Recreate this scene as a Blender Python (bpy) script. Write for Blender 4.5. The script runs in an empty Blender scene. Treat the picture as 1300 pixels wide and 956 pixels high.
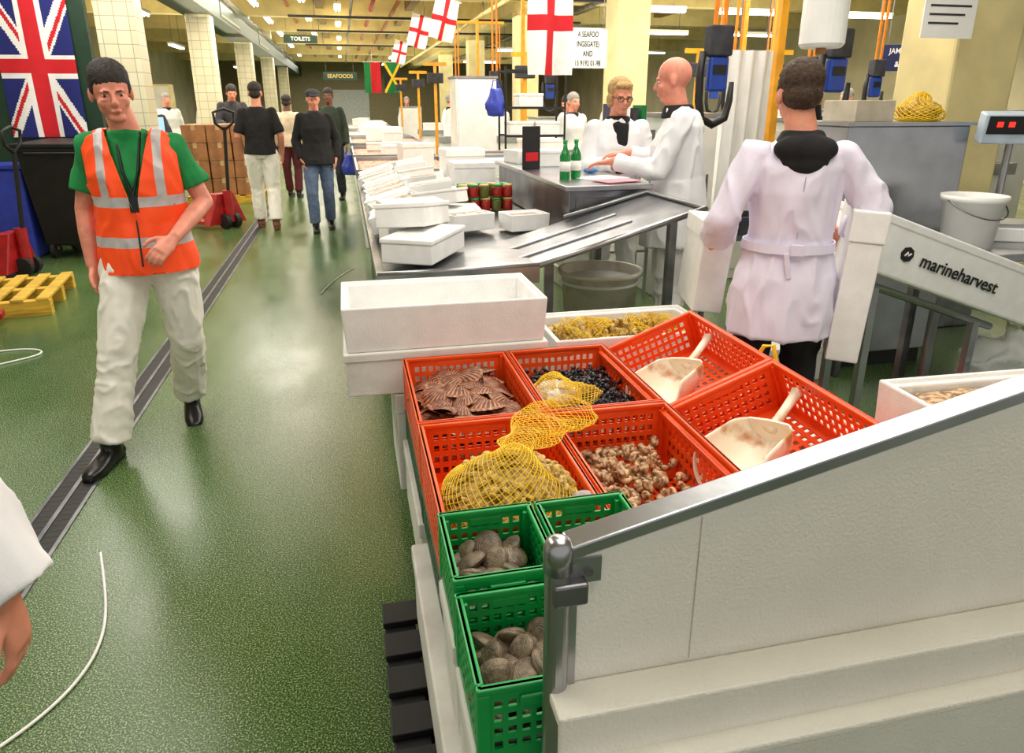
import bpy, bmesh, math, random
from mathutils import Vector, Matrix, Euler, noise
R=random.Random(7)
SC=bpy.context.scene
COL=SC.collection
V=Vector
rad=math.radians
# ---------------------------------------------------------------- materials
def lin(c):
    o=[]
    for x in c[:3]:
        x/=255.0
        o.append(x/12.92 if x<=0.04045 else ((x+0.055)/1.055)**2.4)
    return o
MATS={}
def mat(name,col,rough=.5,metal=0,var=.12,scale=9,bump=0,bscale=60,emit=0,col2=None,thr=None,alpha=1,trans=0,spec=.5,stretch=None):
    if name in MATS: return MATS[name]
    m=bpy.data.materials.new(name); m.use_nodes=True
    nt=m.node_tree; N=nt.nodes; L=nt.links
    b=N['Principled BSDF']
    b.inputs['Roughness'].default_value=rough
    b.inputs['Metallic'].default_value=metal
    b.inputs['Specular IOR Level'].default_value=spec
    c=lin(col)
    c2=lin(col2) if col2 else [min(1,x*(1-var*1.6)) for x in c]
    c1=c if col2 else [min(1,x*(1+var)) for x in c]
    tc=N.new('ShaderNodeTexCoord'); mp=N.new('ShaderNodeMapping')
    L.new(tc.outputs['Object'],mp.inputs['Vector'])
    if stretch: mp.inputs['Scale'].default_value=stretch
    n=N.new('ShaderNodeTexNoise'); n.inputs['Scale'].default_value=scale; n.inputs['Detail'].default_value=5
    L.new(mp.outputs[0],n.inputs['Vector'])
    r=N.new('ShaderNodeValToRGB')
    lo,hi=thr if thr else (.3,.7)
    r.color_ramp.elements[0].position=lo; r.color_ramp.elements[1].position=hi
    r.color_ramp.elements[0].color=(*c2,1); r.color_ramp.elements[1].color=(*c1,1)
    L.new(n.outputs['Fac'],r.inputs[0]); L.new(r.outputs[0],b.inputs['Base Color'])
    if bump:
        n2=N.new('ShaderNodeTexNoise'); n2.inputs['Scale'].default_value=bscale; n2.inputs['Detail'].default_value=3
        L.new(mp.outputs[0],n2.inputs['Vector'])
        bp=N.new('ShaderNodeBump'); bp.inputs['Strength'].default_value=bump; bp.inputs['Distance'].default_value=.01
        L.new(n2.outputs['Fac'],bp.inputs['Height']); L.new(bp.outputs[0],b.inputs['Normal'])
    if emit:
        b.inputs['Emission Color'].default_value=(*c,1); b.inputs['Emission Strength'].default_value=emit
    if alpha<1: b.inputs['Alpha'].default_value=alpha
    if trans: b.inputs['Transmission Weight'].default_value=trans
    MATS[name]=m
    return m
M_poly=mat('polystyrene',(242,242,240),.65,var=.04,scale=14,bump=.25,bscale=220)
M_polyd=mat('polystyrene_used',(234,234,228),.6,var=.08,scale=7,bump=.25,bscale=220,col2=(208,206,196),thr=(.25,.5))
M_steel=mat('stainless_steel',(172,174,178),.28,.92,var=.18,scale=3,bump=.08,bscale=14)
M_steelt=mat('worn_tray_steel',(146,148,152),.30,.92,scale=5,bump=.1,bscale=14,col2=(104,106,110),thr=(.35,.65))
M_steeld=mat('worn_steel',(124,124,126),.36,.85,var=.3,scale=6,bump=.1)
M_orange=mat('orange_plastic',(255,88,26),.36,var=.1,scale=6)
M_green=mat('green_plastic',(16,160,76),.34,var=.1,scale=6)
M_dgreen=mat('dark_green_plastic',(20,84,44),.45,var=.2)
M_black=mat('black_plastic',(20,20,22),.5,var=.3)
M_dark=mat('dark_rubber',(28,27,26),.6,var=.3)
M_white=mat('white_plastic',(238,238,235),.35,var=.06,scale=4)
M_cream=mat('cream_paint',(232,216,156),.5,var=.1,scale=3)
M_yellow=mat('yellow_paint',(226,156,18),.4,var=.15)
M_redp=mat('red_paint',(166,24,26),.42,var=.25)
M_bluep=mat('blue_plastic',(44,62,170),.45,var=.15)
M_card=mat('cardboard',(164,112,70),.8,var=.25,scale=5)
M_wood=mat('yellow_pallet_wood',(214,172,56),.7,var=.25,scale=5,stretch=(1,8,8))
M_skin=mat('skin',(220,146,118),.5,var=.08,scale=30)
M_skinp=mat('skin_pink',(224,144,120),.48,var=.1,scale=24)
M_skind=mat('skin_brown',(110,68,48),.5,var=.1,scale=24)
M_coat=mat('white_coat_cloth',(236,236,240),.8,var=.04,scale=6,bump=.08,bscale=120)
M_coatl=mat('lilac_white_coat_cloth',(228,222,240),.8,var=.04,scale=6,bump=.08,bscale=120)
M_coatd=mat('dull_white_cloth',(222,222,220),.85,var=.1,scale=6)  # plain light grey-white cloth, a little duller than the coat white
M_trw=mat('cream_trousers_cloth',(242,238,228),.85,var=.05,scale=7,bump=.08,bscale=120)
M_jean=mat('blue_denim',(92,108,138),.9,var=.2,scale=20)
M_blk=mat('black_cloth',(24,23,26),.9,var=.25,scale=12)
M_char=mat('charcoal_cloth',(54,54,60),.9,var=.25,scale=12)
M_hivis=mat('orange_hi_vis_cloth',(255,78,20),.6,var=.06,scale=8,bump=.1,bscale=120,emit=.12)  # slight glow put into the cloth so its orange reads brighter
M_refl=mat('silver_reflective_tape',(194,188,188),.35,var=.1,scale=20)
M_tee=mat('green_cotton',(20,132,66),.85,var=.14,scale=12)
M_shoe=mat('black_leather',(18,17,18),.3,var=.2)
M_hairb=mat('brown_hair',(66,46,30),.7,var=.4,scale=60,bump=.6,bscale=160)
M_haird=mat('dark_hair',(44,37,34),.7,var=.4,scale=60,bump=.6,bscale=160)
M_hairy=mat('blond_hair',(190,152,98),.65,var=.25,scale=60,bump=.6,bscale=160)
M_hairg=mat('grey_hair',(150,146,140),.7,var=.2,scale=60)
M_eyew=mat('eye_white',(206,192,184),.3,var=.02)
M_eyed=mat('iris_dark',(40,30,24),.2,var=.1)
M_lip=mat('lip',(180,98,86),.5,var=.05)
M_net=mat('yellow_net',(244,204,26),.5,var=.1)
M_red=mat('flag_red',(200,18,32),.8,var=.06)
M_fw=mat('flag_white',(236,234,232),.8,var=.04)
M_fb=mat('flag_blue',(22,30,108),.8,var=.08)
M_fg=mat('flag_green',(10,116,56),.8,var=.08)
M_fy=mat('flag_yellow',(240,198,30),.8,var=.05)
M_fk=mat('flag_black',(18,18,18),.8,var=.1)
M_tube=mat('lamp_glow',(255,250,235),.4,emit=20,var=.0)
M_tubew=mat('lamp_glow_warm',(255,224,170),.4,emit=18,var=.0)
M_fasc=mat('dark_green_fascia',(24,54,36),.45,var=.15)
M_gold=mat('gold_lettering',(210,176,96),.4,var=.05)
M_ink=mat('black_ink',(20,20,20),.6,var=.05)
M_inkw=mat('white_ink',(235,235,235),.6,var=.02)
M_navy=mat('navy_board',(24,36,84),.5,var=.1)
M_fish=mat('fish_and_ice',(150,116,92),.35,var=.3,scale=30,col2=(214,212,206),thr=(.42,.56),bump=.6,bscale=40)
M_fishr=mat('red_fish_fillets',(142,74,50),.35,var=.3,scale=26,col2=(190,156,124),thr=(.4,.6),bump=.5,bscale=40)
M_glassg=mat('green_bottle_glass',(20,150,70),.12,var=.1,trans=.4)
M_pink=mat('pink_paper',(240,170,186),.7,var=.03)
M_paper=mat('white_paper',(240,240,236),.7,var=.02)
M_film=mat('clear_plastic_film',(222,226,230),.2,var=.05,alpha=.45)
# ---------------------------------------------------------------- mesh builder
class MB:
    def __init__(s): s.bm=bmesh.new(); s.mi=0
    def _f(s,vs):
        try:
            f=s.bm.faces.new(vs); f.material_index=s.mi; return f
        except ValueError: return None
    def box(s,c,size,rot=None,mi=None):
        if mi is not None: s.mi=mi
        c=V(c); hx,hy,hz=[q/2 for q in size]
        m=Euler(rot).to_matrix() if rot else Matrix.Identity(3)
        v=[s.bm.verts.new(c+m@V((x*hx,y*hy,z*hz))) for x,y,z in ((-1,-1,-1),(1,-1,-1),(1,1,-1),(-1,1,-1),(-1,-1,1),(1,-1,1),(1,1,1),(-1,1,1))]
        for q in ((0,3,2,1),(4,5,6,7),(0,1,5,4),(1,2,6,5),(2,3,7,6),(3,0,4,7)): s._f([v[i] for i in q])
        return s
    def b2(s,x0,x1,y0,y1,z0,z1,mi=None):
        return s.box(((x0+x1)/2,(y0+y1)/2,(z0+z1)/2),(x1-x0,y1-y0,z1-z0),mi=mi)
    def loft(s,rings,n=14,cap=True,mi=None,close=False):
        if mi is not None: s.mi=mi
        rs=[]
        for c,A,B in rings:
            rs.append([s.bm.verts.new(V(c)+V(A)*math.cos(2*math.pi*i/n)+V(B)*math.sin(2*math.pi*i/n)) for i in range(n)])
        for a,b in zip(rs[:-1],rs[1:]):
            for i in range(n): s._f([a[i],a[(i+1)%n],b[(i+1)%n],b[i]])
        if close:
            a,b=rs[-1],rs[0]
            for i in range(n): s._f([a[i],a[(i+1)%n],b[(i+1)%n],b[i]])
        elif cap:
            s._f(rs[0][::-1]); s._f(rs[-1])
        return s
    def tube(s,pts,rs,n=12,cap=True,mi=None):
        pts=[V(p) for p in pts]
        if not hasattr(rs,'__len__'): rs=[rs]*len(pts)
        rings=[]; ref=None
        for i,p in enumerate(pts):
            d=(pts[min(i+1,len(pts)-1)]-pts[max(i-1,0)])
            if d.length<1e-9: d=V((0,0,1))
            d.normalize()
            if ref is None:
                ref=V((1,0,0)) if abs(d.x)<.8 else V((0,1,0))
            A=(ref-d*ref.dot(d)).normalized(); ref=A; B=d.cross(A)
            rings.append((p,A*rs[i],B*rs[i]))
        return s.loft(rings,n,cap,mi)
    def cyl(s,p0,p1,r0,r1=None,n=16,cap=True,mi=None):
        return s.tube([p0,p1],[r0,r0 if r1 is None else r1],n,cap,mi)
    def ball(s,c,r,rot=None,n=14,m=9,mi=None):
        if mi is not None: s.mi=mi
        if not hasattr(r,'__len__'): r=(r,r,r)
        c=V(c); Mx=rot if rot is not None else Matrix.Identity(3)
        top=s.bm.verts.new(c+Mx@V((0,0,r[2]))); bot=s.bm.verts.new(c-Mx@V((0,0,r[2]))); rs=[]
        for j in range(1,m):
            t=math.pi*j/m
            rs.append([s.bm.verts.new(c+Mx@V((r[0]*math.sin(t)*math.cos(2*math.pi*i/n),r[1]*math.sin(t)*math.sin(2*math.pi*i/n),r[2]*math.cos(t)))) for i in range(n)])
        for i in range(n):
            s._f([top,rs[0][i],rs[0][(i+1)%n]]); s._f([bot,rs[-1][(i+1)%n],rs[-1][i]])
        for a,b in zip(rs[:-1],rs[1:]):
            for i in range(n): s._f([a[i],b[i],b[(i+1)%n],a[(i+1)%n]])
        return s
    def perf(s,o,U,W,nu,nv,hu=.6,hv=.6,mu=.06,mv=.1):
        o,U,W=V(o),V(U),V(W)
        def ls(n,h,m):
            a=[0]
            for i in range(n):
                c=m+(i+.5)/n*(1-2*m); k=h/2/n*(1-2*m); a+=[c-k,c+k]
            return a+[1]
        us,vs=ls(nu,hu,mu),ls(nv,hv,mv)
        g=[[s.bm.verts.new(o+U*a+W*b) for b in vs] for a in us]
        for i in range(len(us)-1):
            for j in range(len(vs)-1):
                if i%2==1 and j%2==1: continue
                s._f([g[i][j],g[i+1][j],g[i+1][j+1],g[i][j+1]])
        return s
    def grid(s,fn,nu,nv,mifn=None,closeu=False):
        g=[[s.bm.verts.new(V(fn(i/nu,j/nv))) for j in range(nv+1)] for i in range(nu+(0 if closeu else 1))]
        for i in range(nu):
            for j in range(nv):
                f=s._f([g[i][j],g[(i+1)%len(g)][j],g[(i+1)%len(g)][j+1],g[i][j+1]])
                if mifn and f: f.material_index=mifn((i+.5)/nu,(j+.5)/nv)
        return s
    def mesh(s,name='m'):
        bmesh.ops.recalc_face_normals(s.bm,faces=s.bm.faces[:])
        me=bpy.data.meshes.new(name); s.bm.to_mesh(me); s.bm.free(); return me
def tag(o,label=None,cat=None,group=None,kind=None):
    if label: o['label']=label
    if cat: o['category']=cat
    if group: o['group']=group
    if kind: o['kind']=kind
    return o
def mk(name,me,mats,parent=None,loc=(0,0,0),rot=(0,0,0),smooth=False,bevel=0,solid=0,**k):
    if isinstance(me,MB): me=me.mesh(name)
    if mats is not None:
        ml=mats if isinstance(mats,(list,tuple)) else [mats]
        for i,m in enumerate(ml):
            if i<len(me.materials): me.materials[i]=m
            else: me.materials.append(m)
    if smooth:
        for p in me.polygons: p.use_smooth=True
    o=bpy.data.objects.new(name,me); COL.objects.link(o)
    o.location=loc; o.rotation_euler=rot
    if parent: o.parent=parent
    if solid:
        q=o.modifiers.new('solid','SOLIDIFY'); q.thickness=solid; q.offset=0
    if bevel:
        q=o.modifiers.new('bevel','BEVEL'); q.width=bevel; q.segments=2; q.limit_method='ANGLE'; q.angle_limit=rad(40)
        q.harden_normals=False
    tag(o,**k)
    return o
def emp(name,loc,rot=(0,0,0),**k):
    o=bpy.data.objects.new(name,None); COL.objects.link(o); o.location=loc; o.rotation_euler=rot
    o.empty_display_size=.1
    tag(o,**k); return o
def dup(t,loc,rot=None,scale=None,**k):
    c=t.copy(); COL.objects.link(c); c.location=loc
    if rot is not None: c.rotation_euler=rot
    if scale is not None: c.scale=scale if hasattr(scale,'__len__') else (scale,)*3
    def rec(a,b):
        for ch in a.children:
            d=ch.copy(); COL.objects.link(d); d.parent=b; rec(ch,d)
    rec(t,c)
    tag(c,**k); return c
def text(s,size,loc,rot,m,parent=None,name='lettering',sx=1,**k):
    cu=bpy.data.curves.new('txt','FONT'); cu.body=s; cu.size=size; cu.align_x='CENTER'; cu.align_y='CENTER'; cu.extrude=.001; cu.offset=size*.012
    o=bpy.data.objects.new('tmp',cu); COL.objects.link(o)
    dg=bpy.context.evaluated_depsgraph_get(); dg.update()
    me=bpy.data.meshes.new_from_object(o.evaluated_get(dg)); bpy.data.objects.remove(o)
    t=mk(name,me,m,parent,loc,rot,**k); t.scale=(sx,1,1); return t
# ---------------------------------------------------------------- camera
cam=bpy.data.cameras.new('camera'); co=bpy.data.objects.new('camera',cam); COL.objects.link(co)
co.location=(0,0,1.6); co.rotation_euler=(rad(71.5),0,rad(-12.8)); cam.lens=900/1300*36; cam.shift_y=-45/1300; cam.clip_start=.05
SC.camera=co
try:
    SC.view_settings.view_transform='Standard'; SC.view_settings.look='None'
except Exception: pass
# ---------------------------------------------------------------- room shell
def floor_mat():
    m=bpy.data.materials.new('wet_green_speckled_floor'); m.use_nodes=True
    nt=m.node_tree;N=nt.nodes;L=nt.links;b=N['Principled BSDF']
    tc=N.new('ShaderNodeTexCoord')
    vo=N.new('ShaderNodeTexNoise'); vo.inputs['Scale'].default_value=200; vo.inputs['Detail'].default_value=2
    L.new(tc.outputs['Object'],vo.inputs['Vector'])
    r=N.new('ShaderNodeValToRGB'); e=r.color_ramp.elements
    e[0].position=.38; e[0].color=(*lin((34,64,30)),1); e[1].position=.68; e[1].color=(*lin((172,184,132)),1)
    q=e.new(.53); q.color=(*lin((72,104,54)),1)
    L.new(vo.outputs['Fac'],r.inputs[0])
    n=N.new('ShaderNodeTexNoise'); n.inputs['Scale'].default_value=1.4; n.inputs['Detail'].default_value=7
    mp=N.new('ShaderNodeMapping'); mp.inputs['Scale'].default_value=(1.8,.7,1); L.new(tc.outputs['Object'],mp.inputs[0])
    L.new(mp.outputs[0],n.inputs['Vector'])
    r2=N.new('ShaderNodeValToRGB'); r2.color_ramp.elements[0].position=.35; r2.color_ramp.elements[1].position=.65
    r2.color_ramp.elements[0].color=(.84,.88,.82,1); r2.color_ramp.elements[1].color=(1.0,1.0,1.0,1)
    L.new(n.outputs['Fac'],r2.inputs[0])
    mx=N.new('ShaderNodeMix'); mx.data_type='RGBA'; mx.blend_type='MULTIPLY'; mx.inputs[0].default_value=1
    L.new(r.outputs[0],mx.inputs[6]); L.new(r2.outputs[0],mx.inputs[7]); L.new(mx.outputs[2],b.inputs['Base Color'])
    r3=N.new('ShaderNodeMapRange'); r3.inputs[1].default_value=.36; r3.inputs[2].default_value=.64; r3.inputs[3].default_value=.07; r3.inputs[4].default_value=.24
    L.new(n.outputs['Fac'],r3.inputs[0]); L.new(r3.outputs[0],b.inputs['Roughness'])
    r4=N.new('ShaderNodeMapRange'); r4.inputs[1].default_value=.36; r4.inputs[2].default_value=.60; r4.inputs[3].default_value=.22; r4.inputs[4].default_value=.34
    L.new(n.outputs['Fac'],r4.inputs[0])
    bp=N.new('ShaderNodeBump'); bp.inputs['Distance'].default_value=.0028
    L.new(r4.outputs[0],bp.inputs['Strength'])
    L.new(vo.outputs['Fac'],bp.inputs['Height']); L.new(bp.outputs[0],b.inputs['Normal'])
    b.inputs['Specular IOR Level'].default_value=.45
    return m
mk('floor',MB().b2(-8,14,-2,46,-.1,0),floor_mat(),kind='structure')
M_ceil=mat('ceiling_paint',(196,174,116),.8,var=.15,scale=1)
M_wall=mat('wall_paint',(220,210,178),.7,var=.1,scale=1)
mk('ceiling',MB().b2(-8,14,-2,46,4.2,4.3),M_ceil,kind='structure')
mk('wall_left',MB().b2(-8.1,-8,-2,46,0,4.3),M_wall,kind='structure')
mk('wall_right',MB().b2(14,14.1,-2,46,0,4.3),M_wall,kind='structure')
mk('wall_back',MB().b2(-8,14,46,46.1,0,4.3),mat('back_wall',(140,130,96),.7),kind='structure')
n=1
for y in (9,13,17,21,25,30,36,42):
    mk('trim_%d'%n,MB().b2(-8,14,y-.18,y+.18,3.75,4.2),M_cream,kind='structure'); n+=1
mk('trim_%d'%n,MB().b2(-2.75,-2.2,9.4,46,3.15,3.7),M_fasc,kind='structure',bevel=.01); n+=1
mk('trim_%d'%n,MB().b2(-4.9,-2.72,9.45,9.55,0,4.2),M_fasc,kind='structure'); n+=1
mk('trim_%d'%n,MB().b2(3.95,4.45,2,46,3.6,4.2),M_cream,kind='structure'); n+=1
for x in (-.4,1.9,6.5,9): mk('trim_%d'%n,MB().b2(x-.1,x+.1,2,46,3.95,4.2),mat('brown_joist',(130,108,66),.7),kind='structure'); n+=1
def tile_mat():
    m=bpy.data.materials.new('cream_tiles'); m.use_nodes=True; nt=m.node_tree;N=nt.nodes;L=nt.links;b=N['Principled BSDF']
    tc=N.new('ShaderNodeTexCoord'); mp=N.new('ShaderNodeMapping'); mp.inputs['Rotation'].default_value=(rad(90),0,0)
    L.new(tc.outputs['Object'],mp.inputs[0])
    br=N.new('ShaderNodeTexBrick'); br.offset=0; br.inputs['Scale'].default_value=1; br.inputs['Brick Width'].default_value=.15; br.inputs['Row Height'].default_value=.15; br.inputs['Mortar Size'].default_value=.004
    br.inputs['Color1'].default_value=(*lin((230,224,194)),1); br.inputs['Color2'].default_value=(*lin((220,212,180)),1); br.inputs['Mortar'].default_value=(*lin((168,160,132)),1)
    L.new(mp.outputs[0],br.inputs['Vector']); L.new(br.outputs[0],b.inputs['Base Color']); b.inputs['Roughness'].default_value=.3
    return m
M_tile=tile_mat()
for y in (9.8,15.2,21.5,28,35):
    mk('column',MB().b2(-.21,.21,-.21,.21,0,4.2),M_tile,loc=(-2.46,y,0),bevel=.01,label='square cream tiled column beside the wet aisle',cat='column',group='tiled aisle columns')
for y in (4.55,10.9,17.3,24,31):
    c=emp('column',(4.25,y,0),label='square cream-painted column rising between the fish stalls',cat='column',group='painted hall columns')
    mk('shaft',MB().b2(-.26,.26,-.26,.26,0,4.2),M_cream,c,bevel=.02)
    mk('base_guard',MB().b2(-.29,.29,-.29,.29,0,.9),M_steeld,c,bevel=.01)
M_pipeb=mat('rust_brown_pipe',(160,92,44),.5,var=.2)
for x,z,m,r,l in ((.9,3.95,M_redp,.05,'red painted sprinkler pipe under the ceiling'),(1.4,3.8,M_pipeb,.045,'rust brown pipe under the ceiling'),(3.2,3.5,M_cream,.05,'cream painted pipe over the stalls'),(-1.2,4.0,M_pipeb,.04,'thin brown sprinkler pipe above the aisle'),(.35,3.7,M_steeld,.03,'thin grey conduit above the aisle edge'),(2.7,3.85,M_pipeb,.06,'brown service pipe above the stalls'),(5.6,3.7,M_steeld,.05,'grey service pipe above the far stalls')):
    p=emp('pipe',(x,0,z),label=l,cat='pipe')
    mk('pipe_run',MB().cyl((0,6,0),(0,45.9,0),r,n=10),m,p,smooth=True)
    mb=MB()
    for y in range(9,44,4): mb.cyl((0,y,0),(0,y,4.2-z),.012,n=6)
    mk('hanger',mb,M_steeld,p,kind='stuff')
for y,z in ((11.2,3.55),(15,3.55),(19,3.55),(22.6,3.55),(27.8,3.55)):
    p=emp('cable_tray',(2.5,y,z),label='dark cable tray crossing under the hall ceiling',cat='cable tray',group='ceiling cable trays')
    mk('tray_channel',MB().b2(-3.6,3.6,-.1,.1,0,.04),M_char,p)
    for x in (-3,0,3): mk('drop_rod',MB().cyl((x,0,.04),(x,0,4.2-z),.01,n=6),M_steeld,p)
d=emp('drain_channel',(-1.26,0,0),label='long dark slotted drain channel set in green floor',cat='drain')
mk('grate_frame',MB().b2(-.085,-.07,.2,12.5,0,.006).b2(.07,.085,.2,12.5,0,.006).b2(-.009,.009,.2,12.5,0,.008),M_steeld,d)
mk('grate_gap_shade',MB().b2(-.07,-.009,.2,12.5,0,.003).b2(.009,.07,.2,12.5,0,.003),M_dark,d)  # flat dark strips, the shade of the recessed trough put into colour
mb=MB()
for i in range(300): mb.b2(-.07,.07,.25+i*.041,.255+i*.041,.002,.004)
mk('grate_bars',mb,M_black,d,kind='stuff')
# ---------------------------------------------------------------- lamps and lights
def area(loc,e,sx,sy,col=(1,.95,.86),rot=(0,0,0)):
    l=bpy.data.lights.new('area','AREA'); l.shape='RECTANGLE'; l.size=sx; l.size_y=sy; l.energy=e; l.color=col
    o=bpy.data.objects.new('area_light',l); COL.objects.link(o); o.location=loc; o.rotation_euler=rot
def striplamp(x,y,z,L=1.5,warm=False,rz=0):
    t=emp('strip_lamp',(x,y,z),(0,0,rz),label='glowing fluorescent strip lamp hanging from ceiling',cat='lamp',group='strip lamps')
    mk('housing',MB().b2(-.09,.09,-L/2,L/2,.0,.06),M_white,t)
    mk('tube',MB().cyl((-.04,-L/2,-.02),(-.04,L/2,-.02),.018,n=8),M_tubew if warm else M_tube,t)
    mk('tube',MB().cyl((.04,-L/2,-.02),(.04,L/2,-.02),.018,n=8),M_tubew if warm else M_tube,t)
    mk('hanging_rod',MB().cyl((0,-L/3,.05),(0,-L/3,4.2-z),.006,n=6),M_steeld,t)
    mk('hanging_rod',MB().cyl((0,L/3,.05),(0,L/3,4.2-z),.006,n=6),M_steeld,t)
for y in (7,11.5,15.4,19.3,23.3,27.6,33,39): striplamp(-1.9,y,3.9,1.5)
for y in (11,15,19,24,30,37): striplamp(-4.6,y,3.2,1.6)
for y in (12,15.5): striplamp(-3.6,y,3.25,1.6)
for y in (14,18,22,27): striplamp(-.75,y,3.85,1.2,True)
for y in (8,12.2,16,20,24,29,34,40):
    striplamp(.05,y,3.9,1.2,True); striplamp(2.3,y+1,3.6,.9)
for x in (5.5,7.5,9.8):
    for y in (7.5,10,13,17,23.4,30): striplamp(x,y,3.2,1.3,False,rad(90))
K=.93
for x,y,e,s1,s2 in ((-1.9,3.2,85,1.2,3),(1.2,1.2,74,2.0,2.0),(2.2,4.6,130,2,4),(-2.6,8,100,1.0,3),(-1.5,15,170,1.4,6),(2.0,9.5,150,1.5,5),(4.5,8,190,3,4),(3,16,300,6,7),(-4.8,13,330,2,8),(0,26,560,6,14),(8,12,400,5,8),(4,30,560,8,16),(0,39,540,6,8)):
    area((x,y,3.5),e*K,s1,s2)
for x,y in ((-1.75,5.6),(-1.0,8.6),(-.5,11.0),(-1.9,12.5),(-.3,14.5),(-1.3,17),(-.6,21)): area((x,y,3.5),9,.12,1.2)  # narrow lights without fixtures, added for streak highlights on the wet floor
for x,y,e,s1,s2 in ((-1,14,120,3,10),(3,12,170,6,9),(0,27,340,8,14),(8,14,180,5,12),(4,36,300,12,12),(-4.8,16,120,3,12)):
    area((x,y,3.1 if x>-4 else 2.9),e,s1,s2,(1,.88,.62),rot=(math.pi,0,0))  # upward-facing lights added to brighten the ceiling, no fixtures of their own
w=bpy.data.worlds.new('world'); SC.world=w; w.use_nodes=True
w.node_tree.nodes['Background'].inputs[0].default_value=(1,.96,.9,1); w.node_tree.nodes['Background'].inputs[1].default_value=.66
# ---------------------------------------------------------------- people
def fuse(mb,vox,it=3,fold=0,ff=9,seed=0,zs=.55,name='m'):
    me=mb.mesh(name); o=bpy.data.objects.new('t',me); COL.objects.link(o)
    r=o.modifiers.new('r','REMESH'); r.mode='VOXEL'; r.voxel_size=vox
    sm=o.modifiers.new('s','SMOOTH'); sm.factor=.5; sm.iterations=it
    dg=bpy.context.evaluated_depsgraph_get(); dg.update()
    m2=bpy.data.meshes.new_from_object(o.evaluated_get(dg)); bpy.data.objects.remove(o); bpy.data.meshes.remove(me)
    if fold:
        nr=[v.normal.copy() for v in m2.vertices]
        for v,nn in zip(m2.vertices,nr):
            p=v.co; q=V((p.x*ff+seed,p.y*ff,p.z*ff*zs))
            q+=noise.noise_vector(q*.6)*.9
            a=1-abs(noise.noise(q))*2.2; a=a*abs(a); b=noise.noise(q*2.1+V((5,1,3)))
            v.co=p+nn*fold*(a*.9+b*.5-.05)
    m2.name=name
    for p in m2.polygons: p.use_smooth=True
    return m2
def hand(mb,w,d,n,side,curl,s=1,r=.0088):
    d=d.normalized(); n=(n-d*n.dot(d)).normalized(); T=n.cross(d) if side>0 else d.cross(n)
    mb.loft([(w-d*.02*s,T*.024*s,n*.019*s),(w+d*.02*s,T*.03*s,n*.018*s),(w+d*.05*s,T*.039*s,n*.016*s),(w+d*.09*s,T*.038*s,n*.012*s)],n=14)
    for off,L in ((.029,.07),(.0098,.08),(-.0098,.074),(-.028,.058)):
        p=w+d*.08*s+T*off*s; pts=[p]; a=0
        dd=(d+T*off*2.2).normalized()
        for k,(f,c) in enumerate(((.45,.5),(.3,1.0),(.25,.8))):
            a+=curl*c; q=(dd*math.cos(a)+n*math.sin(a))
            p=p+q*L*f*s*1.05; pts.append(p)
        mb.tube(pts,[r*s,r*.97*s,r*.9*s,r*.8*s],n=8); mb.ball(pts[-1],r*.8*s,n=8,m=5)
    p=w+d*.02*s+T*.022*s; pts=[p]
    for k,q in enumerate((d*.62+T*.75,d*.85+T*.45+n*.3*curl,d*.95+T*.1+n*.7*curl)):
        p=p+q.normalized()*(.04,.032,.026)[k]*s; pts.append(p)
    mb.tube(pts,[.013*s,.0115*s,.01*s,.0088*s],n=8); mb.ball(pts[-1],.0088*s,n=8,m=5)
def lerp(a,b,t): return a+(b-a)*t
DEF=dict(pel=(0,0,.95),wai=(0,0,1.09),chs=(0,-.005,1.28),nek=(0,.01,1.475),hed=(0,-.012,1.625),
 shL=(.165,.005,1.405),elL=(.225,.03,1.13),wrL=(.24,-.05,.88),shR=(-.165,.005,1.405),elR=(-.225,.03,1.13),wrR=(-.24,-.05,.88),
 hipL=(.09,0,.92),knL=(.10,-.015,.50),anL=(.105,.02,.09),hipR=(-.09,0,.92),knR=(-.10,-.015,.50),anR=(-.105,.02,.09))
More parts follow.
